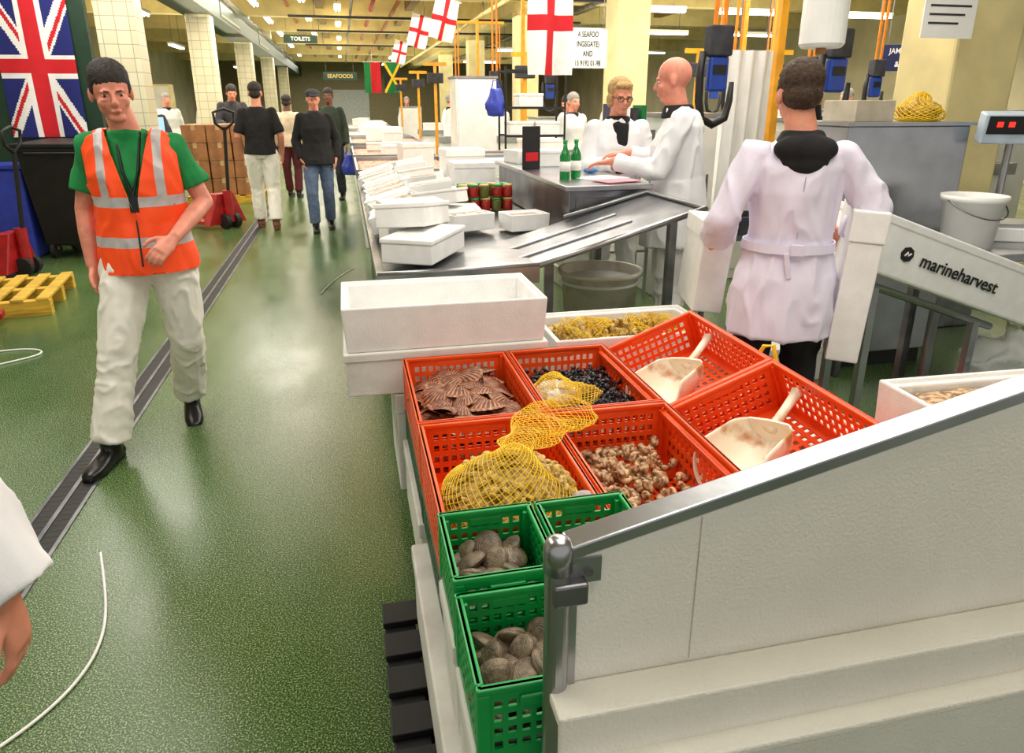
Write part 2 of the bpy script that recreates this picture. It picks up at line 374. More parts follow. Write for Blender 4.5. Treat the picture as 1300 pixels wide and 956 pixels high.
def person(label,loc,rz,H,J,O,vox=.012,cat='person',group=None):
    j={k:V(v) for k,v in DEF.items()}
    for k,v in J.items():
        if k in j: j[k]=V(v)
    sc=H/1.75
    P=emp('person',loc,(0,0,rz),label=label,cat=cat); P.scale=(sc,)*3
    if group: P['group']=group
    Z=V((0,0,1)); up=(j['nek']-j['pel']).normalized()
    Lh=(j['hipL']-j['hipR']).normalized(); Ls=(j['shL']-j['shR']).normalized()
    def fr(L): 
        D=up.cross(L).normalized(); return L,D
    sm=(j['shL']+j['shR'])/2
    fat=O.get('fat',0)
    hr=Euler(J.get('hrot',(0,0,0))).to_matrix()
    hd=j['hed']
    def torso(mb,k,neck=True,low=True,top=True):
        Lh_,Dh=fr(Lh);Ls_,Ds=fr(Ls);Lm=(Lh+Ls).normalized();_,Dm=fr(Lm)
        r=[]
        if low: r.append((j['pel']-up*.09,Lh_*(.13+k),Dh*(.10+k)))
        r+= [(j['pel'],Lh_*(.158+k),Dh*(.112+k+fat*.3)),(j['wai'],Lm*(.136+k+fat*.7),Dm*(.102+k+fat)),(j['chs'],Ls_*(.158+k+fat*.4),Ds*(.115+k+fat*.4))]
        r.append((sm-up*.03,Ls_*(.162+k),Ds*(.095+k)))
        r.append((sm+up*.03,Ls_*(.115+k),Ds*(.072+k)))
        r.append((j['nek'],Ls_*(.062+k*.8),Ds*(.062+k*.8)))
        if neck: r.append((lerp(j['nek'],hd,.6),Ls_*.056,Ds*.06)); r.append((hd,Ls_*.05,Ds*.055))
        mb.loft(r,n=20)
    def arm(mb,S,k,frac,cuff=0):
        sh,el,wr=j['sh'+S],j['el'+S],j['wr'+S]
        mb.ball(sh,.047+k)
        if frac<=1: 
            e=lerp(sh,el,frac); mb.tube([sh,lerp(sh,el,.5*frac),e],[.047+k,.045+k,.042+k+cuff],n=12)
        else:
            e=lerp(el,wr,frac-1); mb.tube([sh,lerp(sh,el,.5),el],[.047+k,.045+k,.040+k],n=12); mb.ball(el,.040+k)
            mb.tube([el,lerp(el,e,.4),e],[.040+k,.040+k,lerp(.040,.027,frac-1)+k+cuff],n=12)
    def leg(mb,S,k,z0=None,flare=0):
        h,kn,an=j['hip'+S],j['kn'+S],j['an'+S]
        a2=lerp(kn,an,.95) if k else an
        mb.ball(h,.082+k); mb.tube([h,lerp(h,kn,.4),kn],[.085+k,.074+k,.054+k],n=12); mb.ball(kn,.054+k)
        mb.tube([kn,lerp(kn,a2,.35),a2],[.052+k,.052+k,.036+k+flare],n=12)
    mb=MB(); torso(mb,0)
    for S,sd in (('L',1),('R',-1)):
        arm(mb,S,0,2); leg(mb,S,0)
        td=V(J.get('td'+S,(0,-1,0))).normalized(); pt=J.get('pt'+S,0); td=V((td.x,td.y,math.tan(pt))).normalized()
        an=j['an'+S]; mb.tube([an,an+td*.02+V((0,0,-.04)),an+td*.12+V((0,0,-.05))],[.034,.03,.018])
        dv=J.get('hd'+S); dv=V(dv) if dv else (j['wr'+S]-j['el'+S])
        pn=J.get('pn'+S); pn=V(pn) if pn else V((-sd,0,0))
        hand(mb,j['wr'+S],dv,pn,sd,J.get('cu'+S,.45))
    B=lambda c,r,rr=None: mb.ball(hd+hr@V(c),r,rot=hr if rr is None else hr@rr,n=18,m=12)
    B((0,.012,.032),(.075,.094,.088)); B((0,-.018,-.03),(.061,.072,.078)); B((0,-.058,-.088),(.034,.026,.022)); B((0,.0,-.055),(.058,.06,.05))
    for q in (-1,1):
        B((q*.077,.012,-.006),(.01,.02,.032)); B((q*.038,-.058,-.028),(.024,.02,.022)); B((q*.030,-.080,.020),(.022,.012,.007)); B((q*.031,-.079,-.012),(.016,.006,.004))
    mb.tube([hd+hr@V((0,-.082,.014)),hd+hr@V((0,-.096,-.012)),hd+hr@V((0,-.108,-.028))],[.008,.011,.013],n=8)
    B((0,-.102,-.030),(.018,.012,.010)); B((0,-.088,-.062),(.022,.009,.010))
    mk('body',fuse(mb,vox,2,name='body'),O.get('skin',M_skin),P)
    H3=lambda c: hd+hr@V(c)
    if O.get('face',True):
        for q in (-1,1):
            mb=MB(); mb.ball(H3((q*.031,-.071,.002)),(.0120,.0120,.0052),rot=hr,n=12,m=8,mi=0); mb.ball(H3((q*.031,-.0805,.002)),(.0056,.0035,.0050),rot=hr,n=10,m=6,mi=1)
            mk('eye',mb,[M_eyew,M_eyed],P,smooth=True)
            mk('eyebrow',MB().tube([H3((q*.014,-.089,.018)),H3((q*.032,-.0885,.0215)),H3((q*.048,-.074,.017))],[.003,.0036,.002],n=6),O.get('hairm',M_haird),P,smooth=True)
        mk('mouth',MB().ball(H3((0,-.0945,-.061)),(.018,.004,.0042),rot=hr),M_lip,P,smooth=True)
    if O.get('glasses'):
        mb=MB()
        for q in (-1,1):
            pts=[H3((q*.032+.021*math.cos(a*math.pi/8),-.098,.0+.016*math.sin(a*math.pi/8))) for a in range(17)]
            mb.tube(pts,.0026,n=5,cap=False); mb.tube([H3((q*.052,-.098,.004)),H3((q*.078,.01,.006))],.0026,n=5)
        mb.tube([H3((-.01,-.099,.004)),H3((.01,-.099,.004))],.0026,n=5)
        mk('glasses',mb,M_black,P)
    hs=O.get('hair','short')
    mb=MB(); hm=O.get('hairm',M_haird)
    Bh=lambda c,r: mb.ball(H3(c),r,rot=hr,n=18,m=12)
    if hs=='short': Bh((0,.018,.060),(.080,.097,.080)); Bh((0,.055,-.005),(.066,.052,.055)); Bh((.066,.0,.03),(.014,.03,.035)); Bh((-.066,.0,.03),(.014,.03,.035))
    elif hs=='thick': Bh((0,.020,.055),(.081,.096,.080)); Bh((0,.040,.0),(.072,.072,.062)); Bh((0,-.02,.095),(.055,.055,.03)); Bh((.068,.005,.02),(.014,.028,.034)); Bh((-.068,.005,.02),(.014,.028,.034))
    elif hs=='bob': Bh((0,.026,.05),(.085,.096,.084)); Bh((0,.05,-.03),(.082,.06,.07)); Bh((.068,.015,-.02),(.020,.04,.055)); Bh((-.068,.015,-.02),(.020,.04,.055)); Bh((0,-.06,.085),(.06,.03,.022))
    elif hs=='cap': Bh((0,.026,.04),(.082,.098,.06)); Bh((0,.06,-.01),(.066,.05,.05))
    elif hs=='bald': mb=None
    if mb: mk('hair',fuse(mb,max(.006,vox*.7),3 if hs=='thick' else 1,fold=.003,ff=60,zs=1,name='hair'),hm,P)
    if hs=='cap':
        mb=MB(); Bh((0,.01,.075),(.09,.108,.05)); mb.box(H3((0,-.10,.068)),(.12,.09,.014),rot=Euler(J.get('hrot',(0,0,0))))
        mk('flat_cap',fuse(mb,.006,3,name='cap'),M_char,P)
    mb=MB(); kt=.014
    Lh_,Dh=fr(Lh)
    mb.loft([(j['pel']-up*.08,Lh_*.155,Dh*.115),(j['pel'],Lh_*(.160+kt),Dh*(.114+kt+fat*.3)),(j['pel']+up*.08,Lh_*(.143+kt),Dh*(.105+kt+fat*.6))],n=20)
    for S in 'LR': leg(mb,S,O.get('lw',.020),flare=O.get('flare',.012))
    mk('trousers',fuse(mb,max(vox,.009),3,fold=.009 if vox<.01 else .006,ff=12,seed=3,zs=.7,name='trousers'),O.get('trm',M_blk),P)
    for S in 'LR':
        an=j['an'+S]; td=V(J.get('td'+S,(0,-1,0))); pt=J.get('pt'+S,0)
        td.normalize(); d3=V((td.x*math.cos(pt),td.y*math.cos(pt),math.sin(pt))); sdv=td.cross(Z); u3=sdv.cross(d3) 
        hz=an+V((0,0,-.045))
        mb=MB()
        mb.loft([(hz-d3*.065,sdv*.024,u3*.02),(hz-d3*.05,sdv*.038,u3*.04),(hz,sdv*.040,u3*.048),(hz+d3*.05-u3*.004,sdv*.042,u3*.042),(hz+d3*.10-u3*.012,sdv*.046,u3*.032),(hz+d3*.15-u3*.016,sdv*.047,u3*.026),(hz+d3*.19-u3*.02,sdv*.034,u3*.02),(hz+d3*.205-u3*.022,sdv*.015,u3*.01)],n=14)
        mb.tube([an+V((0,0,.03)),hz],[.047,.045])
        mb.loft([(hz-d3*.07-u3*.036,sdv*.03,u3*.008),(hz+d3*.0-u3*.038,sdv*.037,u3*.008),(hz+d3*.14-u3*.04,sdv*.05,u3*.008),(hz+d3*.208-u3*.038,sdv*.025,u3*.007)],n=12)
        mk('shoe',fuse(mb,.008,2,name='shoe'),O.get('shoem',M_shoe),P)
    k=O.get('tk',.020); hem=O.get('hem',.86); fr_=O.get('sleeve',1.93)
    mb=MB(); torso(mb,k,neck=False,low=False)
    for S in 'LR': arm(mb,S,O.get('sk',.018),fr_,O.get('cuff',.006))
    km=(j['knL']+j['knR'])/2
    pz=j['pel']; t=(pz.z-hem)/max(.01,(pz.z-km.z)); hc=V((lerp(pz.x,km.x,t*.7),lerp(pz.y,km.y,t*.7),hem)); fl=O.get('skirt',.02)
    mb.loft([(j['wai'],Lh_*(.138+k+fat*.7),Dh*(.105+k+fat)),(j['pel'],Lh_*(.175+k+fl*.4),Dh*(.130+k+fat*.5+fl*.4)),(lerp(pz,hc,.5),Lh_*(.182+k+fl*.8),Dh*(.138+k+fl*.8+fat*.3)),(hc,Lh_*(.184+k+fl*1.3),Dh*(.142+k+fl*1.3))],n=24)
    topmats=O.get('topm',M_coat)
    nm=O.get('topname','coat')
    mk(nm,fuse(mb,max(vox,.008),3,fold=O.get('fold',.011 if vox<.01 else .007),ff=O.get('ff',8),zs=O.get('zs',.55),seed=R.random()*20,name=nm),topmats,P)
    if O.get('collar'):
        mb=MB(); c=lerp(j['nek'],sm,.25); mb.loft([(c-up*.035,Ls*.115,fr(Ls)[1]*.10),(c+up*.01,Ls*.092,fr(Ls)[1]*.088),(c+up*.035,Ls*.078,fr(Ls)[1]*.078)],n=18)
        if O.get('vfront'):
            mb.loft([(sm+V((0,-.085,.04)),V((.06,0,0)),V((0,.03,0))),(sm+V((0,-.118,-.1)),V((.055,0,0)),V((0,.022,0))),(sm+V((0,-.128,-.3)),V((.035,0,0)),V((0,.015,0)))],n=14)
        mk('dark_top',fuse(mb,.008,2,name='collar'),O['collar'],P)
    if O.get('hood'):
        mb=MB(); c=j['nek']+V((0,.075,-.035)); mb.ball(c,(.118,.055,.055)); mb.ball(c+V((0,.0,-.05)),(.09,.045,.055)); mb.loft([(j['nek']-up*.03,Ls*.105,V((0,.09,0))),(j['nek']+up*.03,Ls*.074,V((0,.072,0)))],n=18)
        mk('hood',fuse(mb,.007,6,fold=.004,ff=10,name='hood'),O['hood'],P)
    if O.get('belt'):
        mb=MB(); c=j['wai']-up*.02; A,Bv=Lh*(.146+k+.012+fat*.7),fr(Lh)[1]*(.112+k+.012+fat)
        q=.017
        mb.loft([(c-up*q,A*1.03,Bv*1.03),(c+up*q,A,Bv)],n=32,cap=False)
        mk('belt',mb,topmats,P,solid=.006)
        yb=.112+k+.02+fat
        mk('belt_knot',MB().box(c+V((0,yb,-.0)),(.05,.014,.045)).box(c+V((.03,yb+.006,-.06)),(.02,.008,.10),rot=(0,.2,0)),topmats,P,bevel=.003)
        mk('back_seam',MB().tube([sm+V((0,.120+k,-.06)),j['chs']+V((0,.122+k,0)),j['wai']+V((0,.108+k,.02))],.0022,n=5),mat('seam_shadow',(190,182,208),.9),P)
    if O.get('vest'):
        mb=MB(); k2=k+.02; Ls_,Ds=fr(Ls); Lm=(Lh+Ls).normalized(); _,Dm=fr(Lm)
        mb.loft([(j['pel']-up*.12,Lh_*(.175+k2),Dh*(.142+k2)),(j['pel'],Lh_*(.168+k2),Dh*(.135+k2)),(j['wai'],Lm*(.153+k2),Dm*(.118+k2)),(j['chs'],Ls_*(.165+k2),Ds*(.122+k2)),(sm-up*.02,Ls_*(.176+k2),Ds*(.102+k2)),(sm+up*.035,Ls_*(.150+k2),Ds*(.082+k2)),(sm+up*.07,Ls_*(.09+k2),Ds*(.06+k2))],n=32)
        me=fuse(mb,.008,3,fold=.011,ff=9,name='vest')
        bm=bmesh.new(); bm.from_mesh(me)
        def cut(co_,no): bmesh.ops.bisect_plane(bm,geom=bm.verts[:]+bm.edges[:]+bm.faces[:],plane_co=co_,plane_no=no)
        for s_ in (-1,1):
            for xx in (.095,.130,.190): cut(sm+V((s_*xx,0,0)),V((1,0,0)))
            cut(sm+V((s_*.006,0,-.26)),V((1,0,-s_*.25)))
        for zz in (.045,-.155,-.205,-.25,-.38,-.425): cut(sm+V((0,0,zz)),V((0,0,1)))
        zb=j['pel'].z-.09; cut(V((0,0,zb)),V((0,0,1)))
        dl=[]
        for f in bm.faces:
            c=f.calc_center_median(); q=c-sm; x=abs(q.x); z=q.z
            if (q.y<0 and x<.006+(z+.26)*.25) or (z>.045 and x<.085) or (x>.190 and z>-.155) or c.z<zb: dl.append(f); continue
            f.material_index=1 if (-.25<z<-.205 or -.425<z<-.38 or (.095<x<.130 and z>-.205)) else 0
        bmesh.ops.delete(bm,geom=dl,context='FACES'); bm.to_mesh(me); bm.free()
        mk('hi_vis_vest',me,[M_hivis,M_refl],P,solid=.005)
        mk('zip',MB().tube([V((0,-.160-k,1.12))+V((sm.x,sm.y+.01,0)),V((j['pel'].x,j['pel'].y-.166-k,.9))],.004,n=6),M_char,P)
        mk('lanyard',MB().tube([sm+V((.05,-.06,.06)),sm+V((.03,-.130,-.1)),sm+V((.0,-.148,-.2))],.006,n=6).tube([sm+V((-.05,-.06,.06)),sm+V((-.03,-.130,-.1)),sm+V((.0,-.148,-.2))],.006,n=6).box(sm+V((0,-.162,-.235)),(.035,.012,.07)),M_black,P)
    return P
person('person in orange hi-vis vest and cream trousers striding along aisle',(-.93,3.57,0),rad(4),1.77,
 dict(pel=(0,0,.95),hed=(-.035,-.05,1.625),nek=(-.01,-.01,1.475),hrot=(.16,-.05,.26),
  hipL=(.09,0,.92),knL=(.10,.04,.50),anL=(.04,.27,.12),hipR=(-.09,0,.92),knR=(-.165,-.14,.52),anR=(-.25,-.22,.09),tdL=(.15,-1,0),ptL=-.3,tdR=(-.35,-1,0),
  shL=(.165,.0,1.40),elL=(.262,.03,1.15),wrL=(.15,-.24,1.03),hdL=(-.5,-.5,-.45),pnL=(0,.6,-.3),cuL=.5,
  shR=(-.163,.02,1.41),elR=(-.245,.06,1.13),wrR=(-.24,.0,.88)),
 dict(skin=M_skinp,hair='short',hairm=M_haird,trm=M_trw,lw=.026,flare=.022,topm=M_tee,topname='t_shirt',sleeve=.68,cuff=.014,hem=.9,tk=.008,sk=.014,vest=1,skirt=.0,fold=.009),vox=.0055)
person('person in long lilac-white coat seen from behind, gripping foam boxes',(1.70,2.50,0),rad(160),1.75,
 dict(elL=(.272,.06,1.17),wrL=(.26,-.17,1.03),elR=(-.295,.05,1.22),wrR=(-.28,-.17,1.08),hed=(.02,-.03,1.63),hrot=(.1,0,.1),
  hdL=(-.1,-.9,-.3),hdR=(.1,-.9,-.3),pnL=(-.7,0,-.7),pnR=(.7,0,-.7),cuL=.6,cuR=.6,knL=(.10,-.0,.5),anL=(.12,.03,.09),knR=(-.10,-.0,.5),anR=(-.12,.03,.09)),
 dict(hair='thick',hairm=M_hairb,trm=M_blk,topm=M_coatl,hem=.71,skirt=.012,hood=M_blk,belt=1,sleeve=1.7,cuff=.018,sk=.019,tk=.016,face=False,fold=.013,ff=10,zs=.35,lw=.012),vox=.0065)
person('bald person in white coat with dark collar leaning at steel cabinet',(1.98,4.12,0),rad(-118),1.87,
 dict(elL=(.235,-.10,1.15),wrL=(.17,-.36,1.19),hdL=(-.2,-1,-.15),pnL=(0,0,-1),cuL=.35,elR=(-.225,-.08,1.17),wrR=(-.14,-.32,1.22),hdR=(.1,-1,-.1),pnR=(0,0,-1),
  nek=(0,-.03,1.475),hed=(0,-.06,1.62),hrot=(.15,0,-.1),chs=(0,-.015,1.28)),
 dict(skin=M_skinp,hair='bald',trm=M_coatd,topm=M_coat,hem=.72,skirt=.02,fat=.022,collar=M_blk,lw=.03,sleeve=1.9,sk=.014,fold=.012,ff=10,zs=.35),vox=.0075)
person('blond person in glasses and white coat over dark top, hands meeting',(1.92,5.02,0),rad(-6),1.78,
 dict(elL=(.24,-.03,1.14),wrL=(.08,-.25,1.20),hdL=(-.8,-.5,.1),pnL=(-.2,.8,-.3),elR=(-.24,-.02,1.15),wrR=(-.07,-.24,1.17),hdR=(.8,-.5,.1),pnR=(.2,.8,-.3),cuL=.8,cuR=.8,hed=(0,-.04,1.62),hrot=(.2,0,.1)),
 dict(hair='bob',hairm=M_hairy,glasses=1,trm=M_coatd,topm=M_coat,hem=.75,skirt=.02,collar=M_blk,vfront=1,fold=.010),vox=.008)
person('person in white coat passing close by, arm hanging down',(-.945,1.10,0),rad(0),1.77,
 dict(shL=(.175,.005,1.41),elL=(.27,.02,1.13),wrL=(.375,-.03,.87),hdL=(.1,-.1,-1),pnL=(-1,0,0),cuL=.5),
 dict(topm=M_coat,trm=M_trw,sleeve=1.99,cuff=.022,sk=.03,hem=.75,hair='short',fold=.01),vox=.007)
person('person in black polo and white trousers walking away in wet aisle',(-1.08,10.1,0),rad(182),1.86,
 dict(anL=(.1,-.14,.09),knL=(.1,-.12,.5),anR=(-.1,.14,.1),knR=(-.1,-.0,.5),elL=(.25,.03,1.13),wrL=(.22,-.12,.93),elR=(-.25,.03,1.13),wrR=(-.24,-.08,.9)),
 dict(hair='short',topm=M_blk,topname='polo_shirt',sleeve=.85,hem=.92,skirt=0,trm=M_trw,lw=.03,fat=.02,shoem=mat('brown_boot',(110,60,34),.6)),vox=.011)
person('person in flat cap, black jacket and jeans walking nearer',(-.36,9.85,0),rad(5),1.78,
 dict(anL=(.11,.12,.1),anR=(-.1,-.14,.09),knR=(-.11,-.14,.5),hrot=(.2,0,.1),elL=(.25,.06,1.13),wrL=(.22,-.04,.9),elR=(-.25,.06,1.13),wrR=(-.2,-.05,.9)),
 dict(hair='cap',topm=M_blk,topname='jacket',trm=M_jean,hem=.84,skirt=.01,tk=.03,collar=M_char),vox=.011)
person('person in cream top and dark red trousers further along aisle',(-.95,13.6,0),rad(170),1.75,
 dict(anL=(.1,-.1,.09),anR=(-.1,.1,.09)),dict(hair='short',hairm=M_haird,topm=mat('cream_top',(216,196,170),.85),topname='sweater',trm=mat('maroon_trousers',(96,34,44),.85),hem=.88,skirt=0,skin=M_skind),vox=.014)
person('person in dark jacket carrying a bright blue bag',(-.22,13.0,0),rad(-10),1.85,
 dict(anL=(.1,.1,.09),anR=(-.1,-.1,.09)),dict(hair='short',topm=mat('dark_green_jacket',(34,48,36),.85),topname='jacket',trm=M_char,hem=.86,skirt=0,skin=M_skind),vox=.014)
person('person in dark jacket leaning over stacked cartons',(-1.95,14.35,0),rad(15),1.95,
 dict(elL=(.26,-.1,1.15),wrL=(.15,-.3,1.1),elR=(-.26,-.1,1.15),wrR=(-.15,-.3,1.1),hed=(0,-.1,1.6),hrot=(.3,0,0)),dict(hair='short',topm=M_char,topname='jacket',trm=M_char,hem=.86),vox=.014)
pk=person('person in dark top working at the office desk',(-3.0,12.85,0),rad(10),1.72,
 dict(elL=(.26,-.1,1.12),wrL=(.12,-.32,1.12),elR=(-.26,-.1,1.12),wrR=(-.12,-.32,1.12),hed=(0,-.08,1.6),hrot=(.4,0,-.3)),dict(hair='short',topm=M_char,topname='sweater',trm=M_blk,sleeve=1.3,hem=.88),vox=.014)
dup(pk,(-3.75,13.0,0),(0,0,rad(-25)),label='second person in dark top behind the office desk')
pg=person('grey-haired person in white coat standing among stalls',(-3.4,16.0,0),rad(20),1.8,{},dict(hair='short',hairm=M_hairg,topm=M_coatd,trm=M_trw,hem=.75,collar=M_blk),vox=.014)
pg2=person('dark-haired person in white coat bending at a stall',(3.6,11.6,0),rad(-60),1.75,
 dict(elL=(.25,-.1,1.15),wrL=(.15,-.33,1.05),elR=(-.25,-.1,1.15),wrR=(-.15,-.33,1.05),hed=(0,-.08,1.6),hrot=(.3,0,0)),dict(hair='short',hairm=M_haird,topm=M_coat,trm=M_blk,hem=.75),vox=.014)
for (x,y,r_,s,b) in ((2.3,13.2,30,1,0),(3.3,15.7,200,.98,1),(2.4,16.9,90,1,0),(2.9,20.2,0,1,1),(5.5,8.4,40,1,1),(6.9,9.2,-70,1,0),(1.95,23.3,10,1,0),(-3.3,19.5,60,1,0),(5.3,14.2,150,1,1),(7.6,11.7,10,1,0),(3.15,10.0,20,.97,0),(3.55,7.5,-20,.97,1),(-4.2,14.8,-30,1,0)):
    src=pg2 if b else pg
    dup(src,(x,y,0),(0,0,rad(r_)),[q*s for q in src.scale],label='distant market worker in white coat among stalls',group='distant market workers')
# ---------------------------------------------------------------- crates
def crate(name,w,d,h,m,loc,rot=(0,0,0),nx=12,ny=16,nz=4,label='',group=None,rim=.016,hz=.55):
    o=MB(); hw,hd=w/2-.006,d/2-.006
    o.perf((-hw,-hd,.004),(2*hw,0,0),(0,2*hd,0),nx,ny,.5,.6,.05,.05)
    for sx in (-1,1):
        o.perf((sx*hw,-hd,.0),(0,2*hd,0),(0,0,h),ny,nz,.62,hz,.07,.14)
        o.perf((-hw,sx*hd,.0),(2*hw,0,0),(0,0,h),nx,nz,.62,hz,.09,.14)
    b=mk(name,o,m,None,loc,rot,solid=.005,label=label,cat='crate',group=group)
    r=MB(); r.b2(-w/2,w/2,-d/2,-d/2+rim,h-.012,h).b2(-w/2,w/2,d/2-rim,d/2,h-.012,h).b2(-w/2,-w/2+rim,-d/2+rim,d/2-rim,h-.012,h).b2(w/2-rim,w/2,-d/2+rim,d/2-rim,h-.012,h)
    mk('rim',r,m,b,bevel=.003)
    for x in (-1,1):
        for y in (-1,1): mk('corner_post',MB().box((x*(w/2-.012),y*(d/2-.012),h/2-.006),(.022,.022,h-.012)),m,b,bevel=.003)
    for y in (-1,1): mk('handle_bar',MB().box((0,y*(d/2-.003),h-.03),(w*.34,.014,.02)),m,b,bevel=.003)
    return b
for k,(x,y,l) in dict(L1=(.34,2.175,'orange vented plastic crate holding scallops'),L2=(.34,1.60,'orange vented plastic crate holding netted clams'),M1=(.73,2.175,'orange vented plastic crate holding black winkles'),M2=(.73,1.60,'orange vented plastic crate holding brown whelks')).items():
    crate('crate',.385,.57,.2,M_orange,(x,y,.52),label=l,group='orange shellfish crates')
for y,l in ((2.15,'empty tilted orange crate with scoop beside winkle crate'),(1.575,'empty tilted orange crate with scoop beside whelk crate')):
    crate('crate',.40,.57,.17,M_orange,(1.14,y,.61),(0,rad(-21),0),label=l,group='orange shellfish crates')
for x,y in ((.34,2.175),(.73,2.175),(.34,1.60),(.73,1.60)):
    crate('crate',.385,.57,.118,M_dgreen if x<.5 else M_orange,(x,y,.40),nz=2,label='plain vented crate stacked under the shellfish crates',group='lower stacked crates')
crate('crate',.205,.235,.15,M_green,(.237,1.193,.63),nx=7,ny=8,nz=4,label='small green mesh crate with grey clams',group='green mesh crates',rim=.014)
crate('crate',.205,.235,.15,M_green,(.447,1.193,.63),nx=7,ny=8,nz=4,label='small green mesh crate beside steel post',group='green mesh crates',rim=.014)
crate('crate',.205,.235,.15,M_green,(.237,.952,.61),nx=7,ny=8,nz=4,label='small green mesh crate of large clams against steel post',group='green mesh crates',rim=.014)
def foam(w,d,h,loc,rot=(0,0,0),m=None,t=.03,label='white polystyrene fish box',group=None,lid=False):
    o=MB(); 
    if lid: o.b2(-w/2,w/2,-d/2,d/2,0,h*.8).b2(-w/2-.006,w/2+.006,-d/2-.006,d/2+.006,h*.8,h)
    else:
        vs=[(-1,-1),(1,-1),(1,1),(-1,1)]
        def ring(a,b,z): return [o.bm.verts.new((x*a,y*b,z)) for x,y in vs]
        r=[ring(w/2*.97,d/2*.97,0),ring(w/2,d/2,h),ring(w/2-t*.5,d/2-t*.5,h),ring(w/2-t*.55,d/2-t*.55,h-.012),ring(w/2-t,d/2-t,h-.012),ring(w/2-t*1.1,d/2-t*1.1,t)]
        for a,b in zip(r[:-1],r[1:]):
            for i in range(4): o._f([a[i],a[(i+1)%4],b[(i+1)%4],b[i]])
        o._f(r[0][::-1]); o._f(r[-1])
    return mk('foam_box',o,m or M_poly,None,loc,rot,bevel=.006,label=label,cat='box',group=group)
foam(.76,.43,.17,(.325,2.715,.565),m=M_polyd,label='lower closed white foam box under the open one',lid=True)
foam(.765,.43,.17,(.325,2.715,.736),label='large open empty white polystyrene box on another',t=.025)
foam(.7,.4,.17,(1.1,2.72,.55),label='white foam box filled with netted clams')
def pallet(loc,w,d,m,rot=(0,0,0),label='',h=.14):
    p=emp('pallet',loc,rot,label=label,cat='pallet')
    nb=7
    for i in range(nb):
        x=-w/2+.05+i*(w-.1)/(nb-1); mk('deck_board',MB().b2(x-.045,x+.045,-d/2,d/2,h-.022,h),m,p,bevel=.003)
    for y in (-1,0,1): mk('bearer',MB().b2(-w/2,w/2,y*(d/2-.05)-.045,y*(d/2-.05)+.045,.022,h-.022),m,p,bevel=.003)
    for y in (-1,0,1): mk('skid',MB().b2(-w/2,w/2,y*(d/2-.05)-.045,y*(d/2-.05)+.045,0,.022),m,p)
    return p
pallet((.56,1.4,0),.9,1.1,M_black,(0,0,rad(90)),label='black plastic pallet under foam boxes and crates',h=.15)
pallet((.72,2.42,0),1.1,.9,M_black,label='black plastic pallet carrying the rear crates',h=.15)
foam(.82,.78,.245,(.52,1.375,.152),lid=True,m=M_polyd,label='white foam box on black pallet below crates')
foam(.80,.58,.245,(.54,2.16,.152),lid=True,m=M_polyd,label='white foam box on black pallet below rear crates')
foam(.20,.21,.205,(.237,.95,.40),lid=True,m=M_polyd,label='narrow foam box lifting the front green crate')
foam(.20,.20,.225,(.237,1.19,.40),lid=True,m=M_polyd,label='narrow foam box lifting a green mesh crate')
foam(.20,.20,.225,(.455,1.19,.40),lid=True,m=M_polyd,label='narrow foam box under a green mesh crate')
foam(.26,1.1,.375,(1.08,1.87,.152),lid=True,m=M_polyd,label='tall foam box propping the tilted crates')
foam(.24,.7,.60,(1.46,1.92,.0),lid=True,m=M_polyd,label='foam box stack beside the tilted crates')
foam(1.0,.42,.41,(.62,2.715,.152),lid=True,m=M_polyd,label='foam box base under the open boxes')
# ---------------------------------------------------------------- shells
def spiral(r0=.02,turns=3.2,growth=.19,h=1.5,nseg=44,n=8):
    o=MB(); rings=[]
    for i in range(nseg+1):
        a=i/nseg*turns*2*math.pi; s=math.exp(growth*(a-turns*2*math.pi)); 
        rr=r0*s*.5; cx=V((math.cos(a)*r0*s*.5,math.sin(a)*r0*s*.5,-(s)*r0*h))
        rd=V((math.cos(a),math.sin(a),0)); rings.append((cx,rd*rr*1.02,V((0,0,rr*1.25))))
    o.loft(rings,n=n); return o.mesh('shell')
def shellmat(name,a,b,sc=60,rough=.4): return mat(name,a,rough,col2=b,scale=sc,thr=(.38,.6),bump=.3,bscale=120)
M_whelk=shellmat('whelk_shell',(222,184,138),(118,78,52)); M_winkle=shellmat('winkle_shell',(46,44,50),(16,15,18),60,.25)
M_clam=[shellmat('grey_clam_shell',(138,120,98),(92,80,66),40,.45),shellmat('grey_clam_band',(98,84,70),(66,56,46),40,.45)]; M_clamb=shellmat('beige_clam_shell',(214,180,92),(128,92,40),70,.45)
M_scal=[shellmat('scallop_shell',(128,70,46),(84,42,28),50),shellmat('scallop_band',(196,144,108),(150,96,68),50)]
me_wh=spiral(.027,turns=2.8,growth=.22,h=1.15,n=10); me_wk=spiral(.0145,turns=2.4,h=1.3,nseg=30,n=7)
def scallop(RR=.092):
    o=MB(); A=rad(62)
    for sgn in (1,-1):
        def f(u,v):
            a=-A+2*A*u; rib=math.cos(u*12*2*math.pi)
            rho=RR*v*(math.cos(a)**.45)*(1+.022*rib*v)
            z=RR*.24*math.sin(math.pi*min(1,v**.8))*math.cos(a*1.15)**.6+.002*rib*v
            return (rho*math.sin(a)*1.08,rho*math.cos(a)-RR*.5,sgn*(max(0,z)+.001)*(1 if sgn>0 else .35))
        o.grid(f,84,10,lambda u,v:1 if (math.cos(u*12*2*math.pi)<-.4 or int(v*10)==9) else 0)
    o.box((0,-.5*RR+.006,.002),(RR*.46,.016,.004))
    return o.mesh('scallop')
me_sc=scallop()
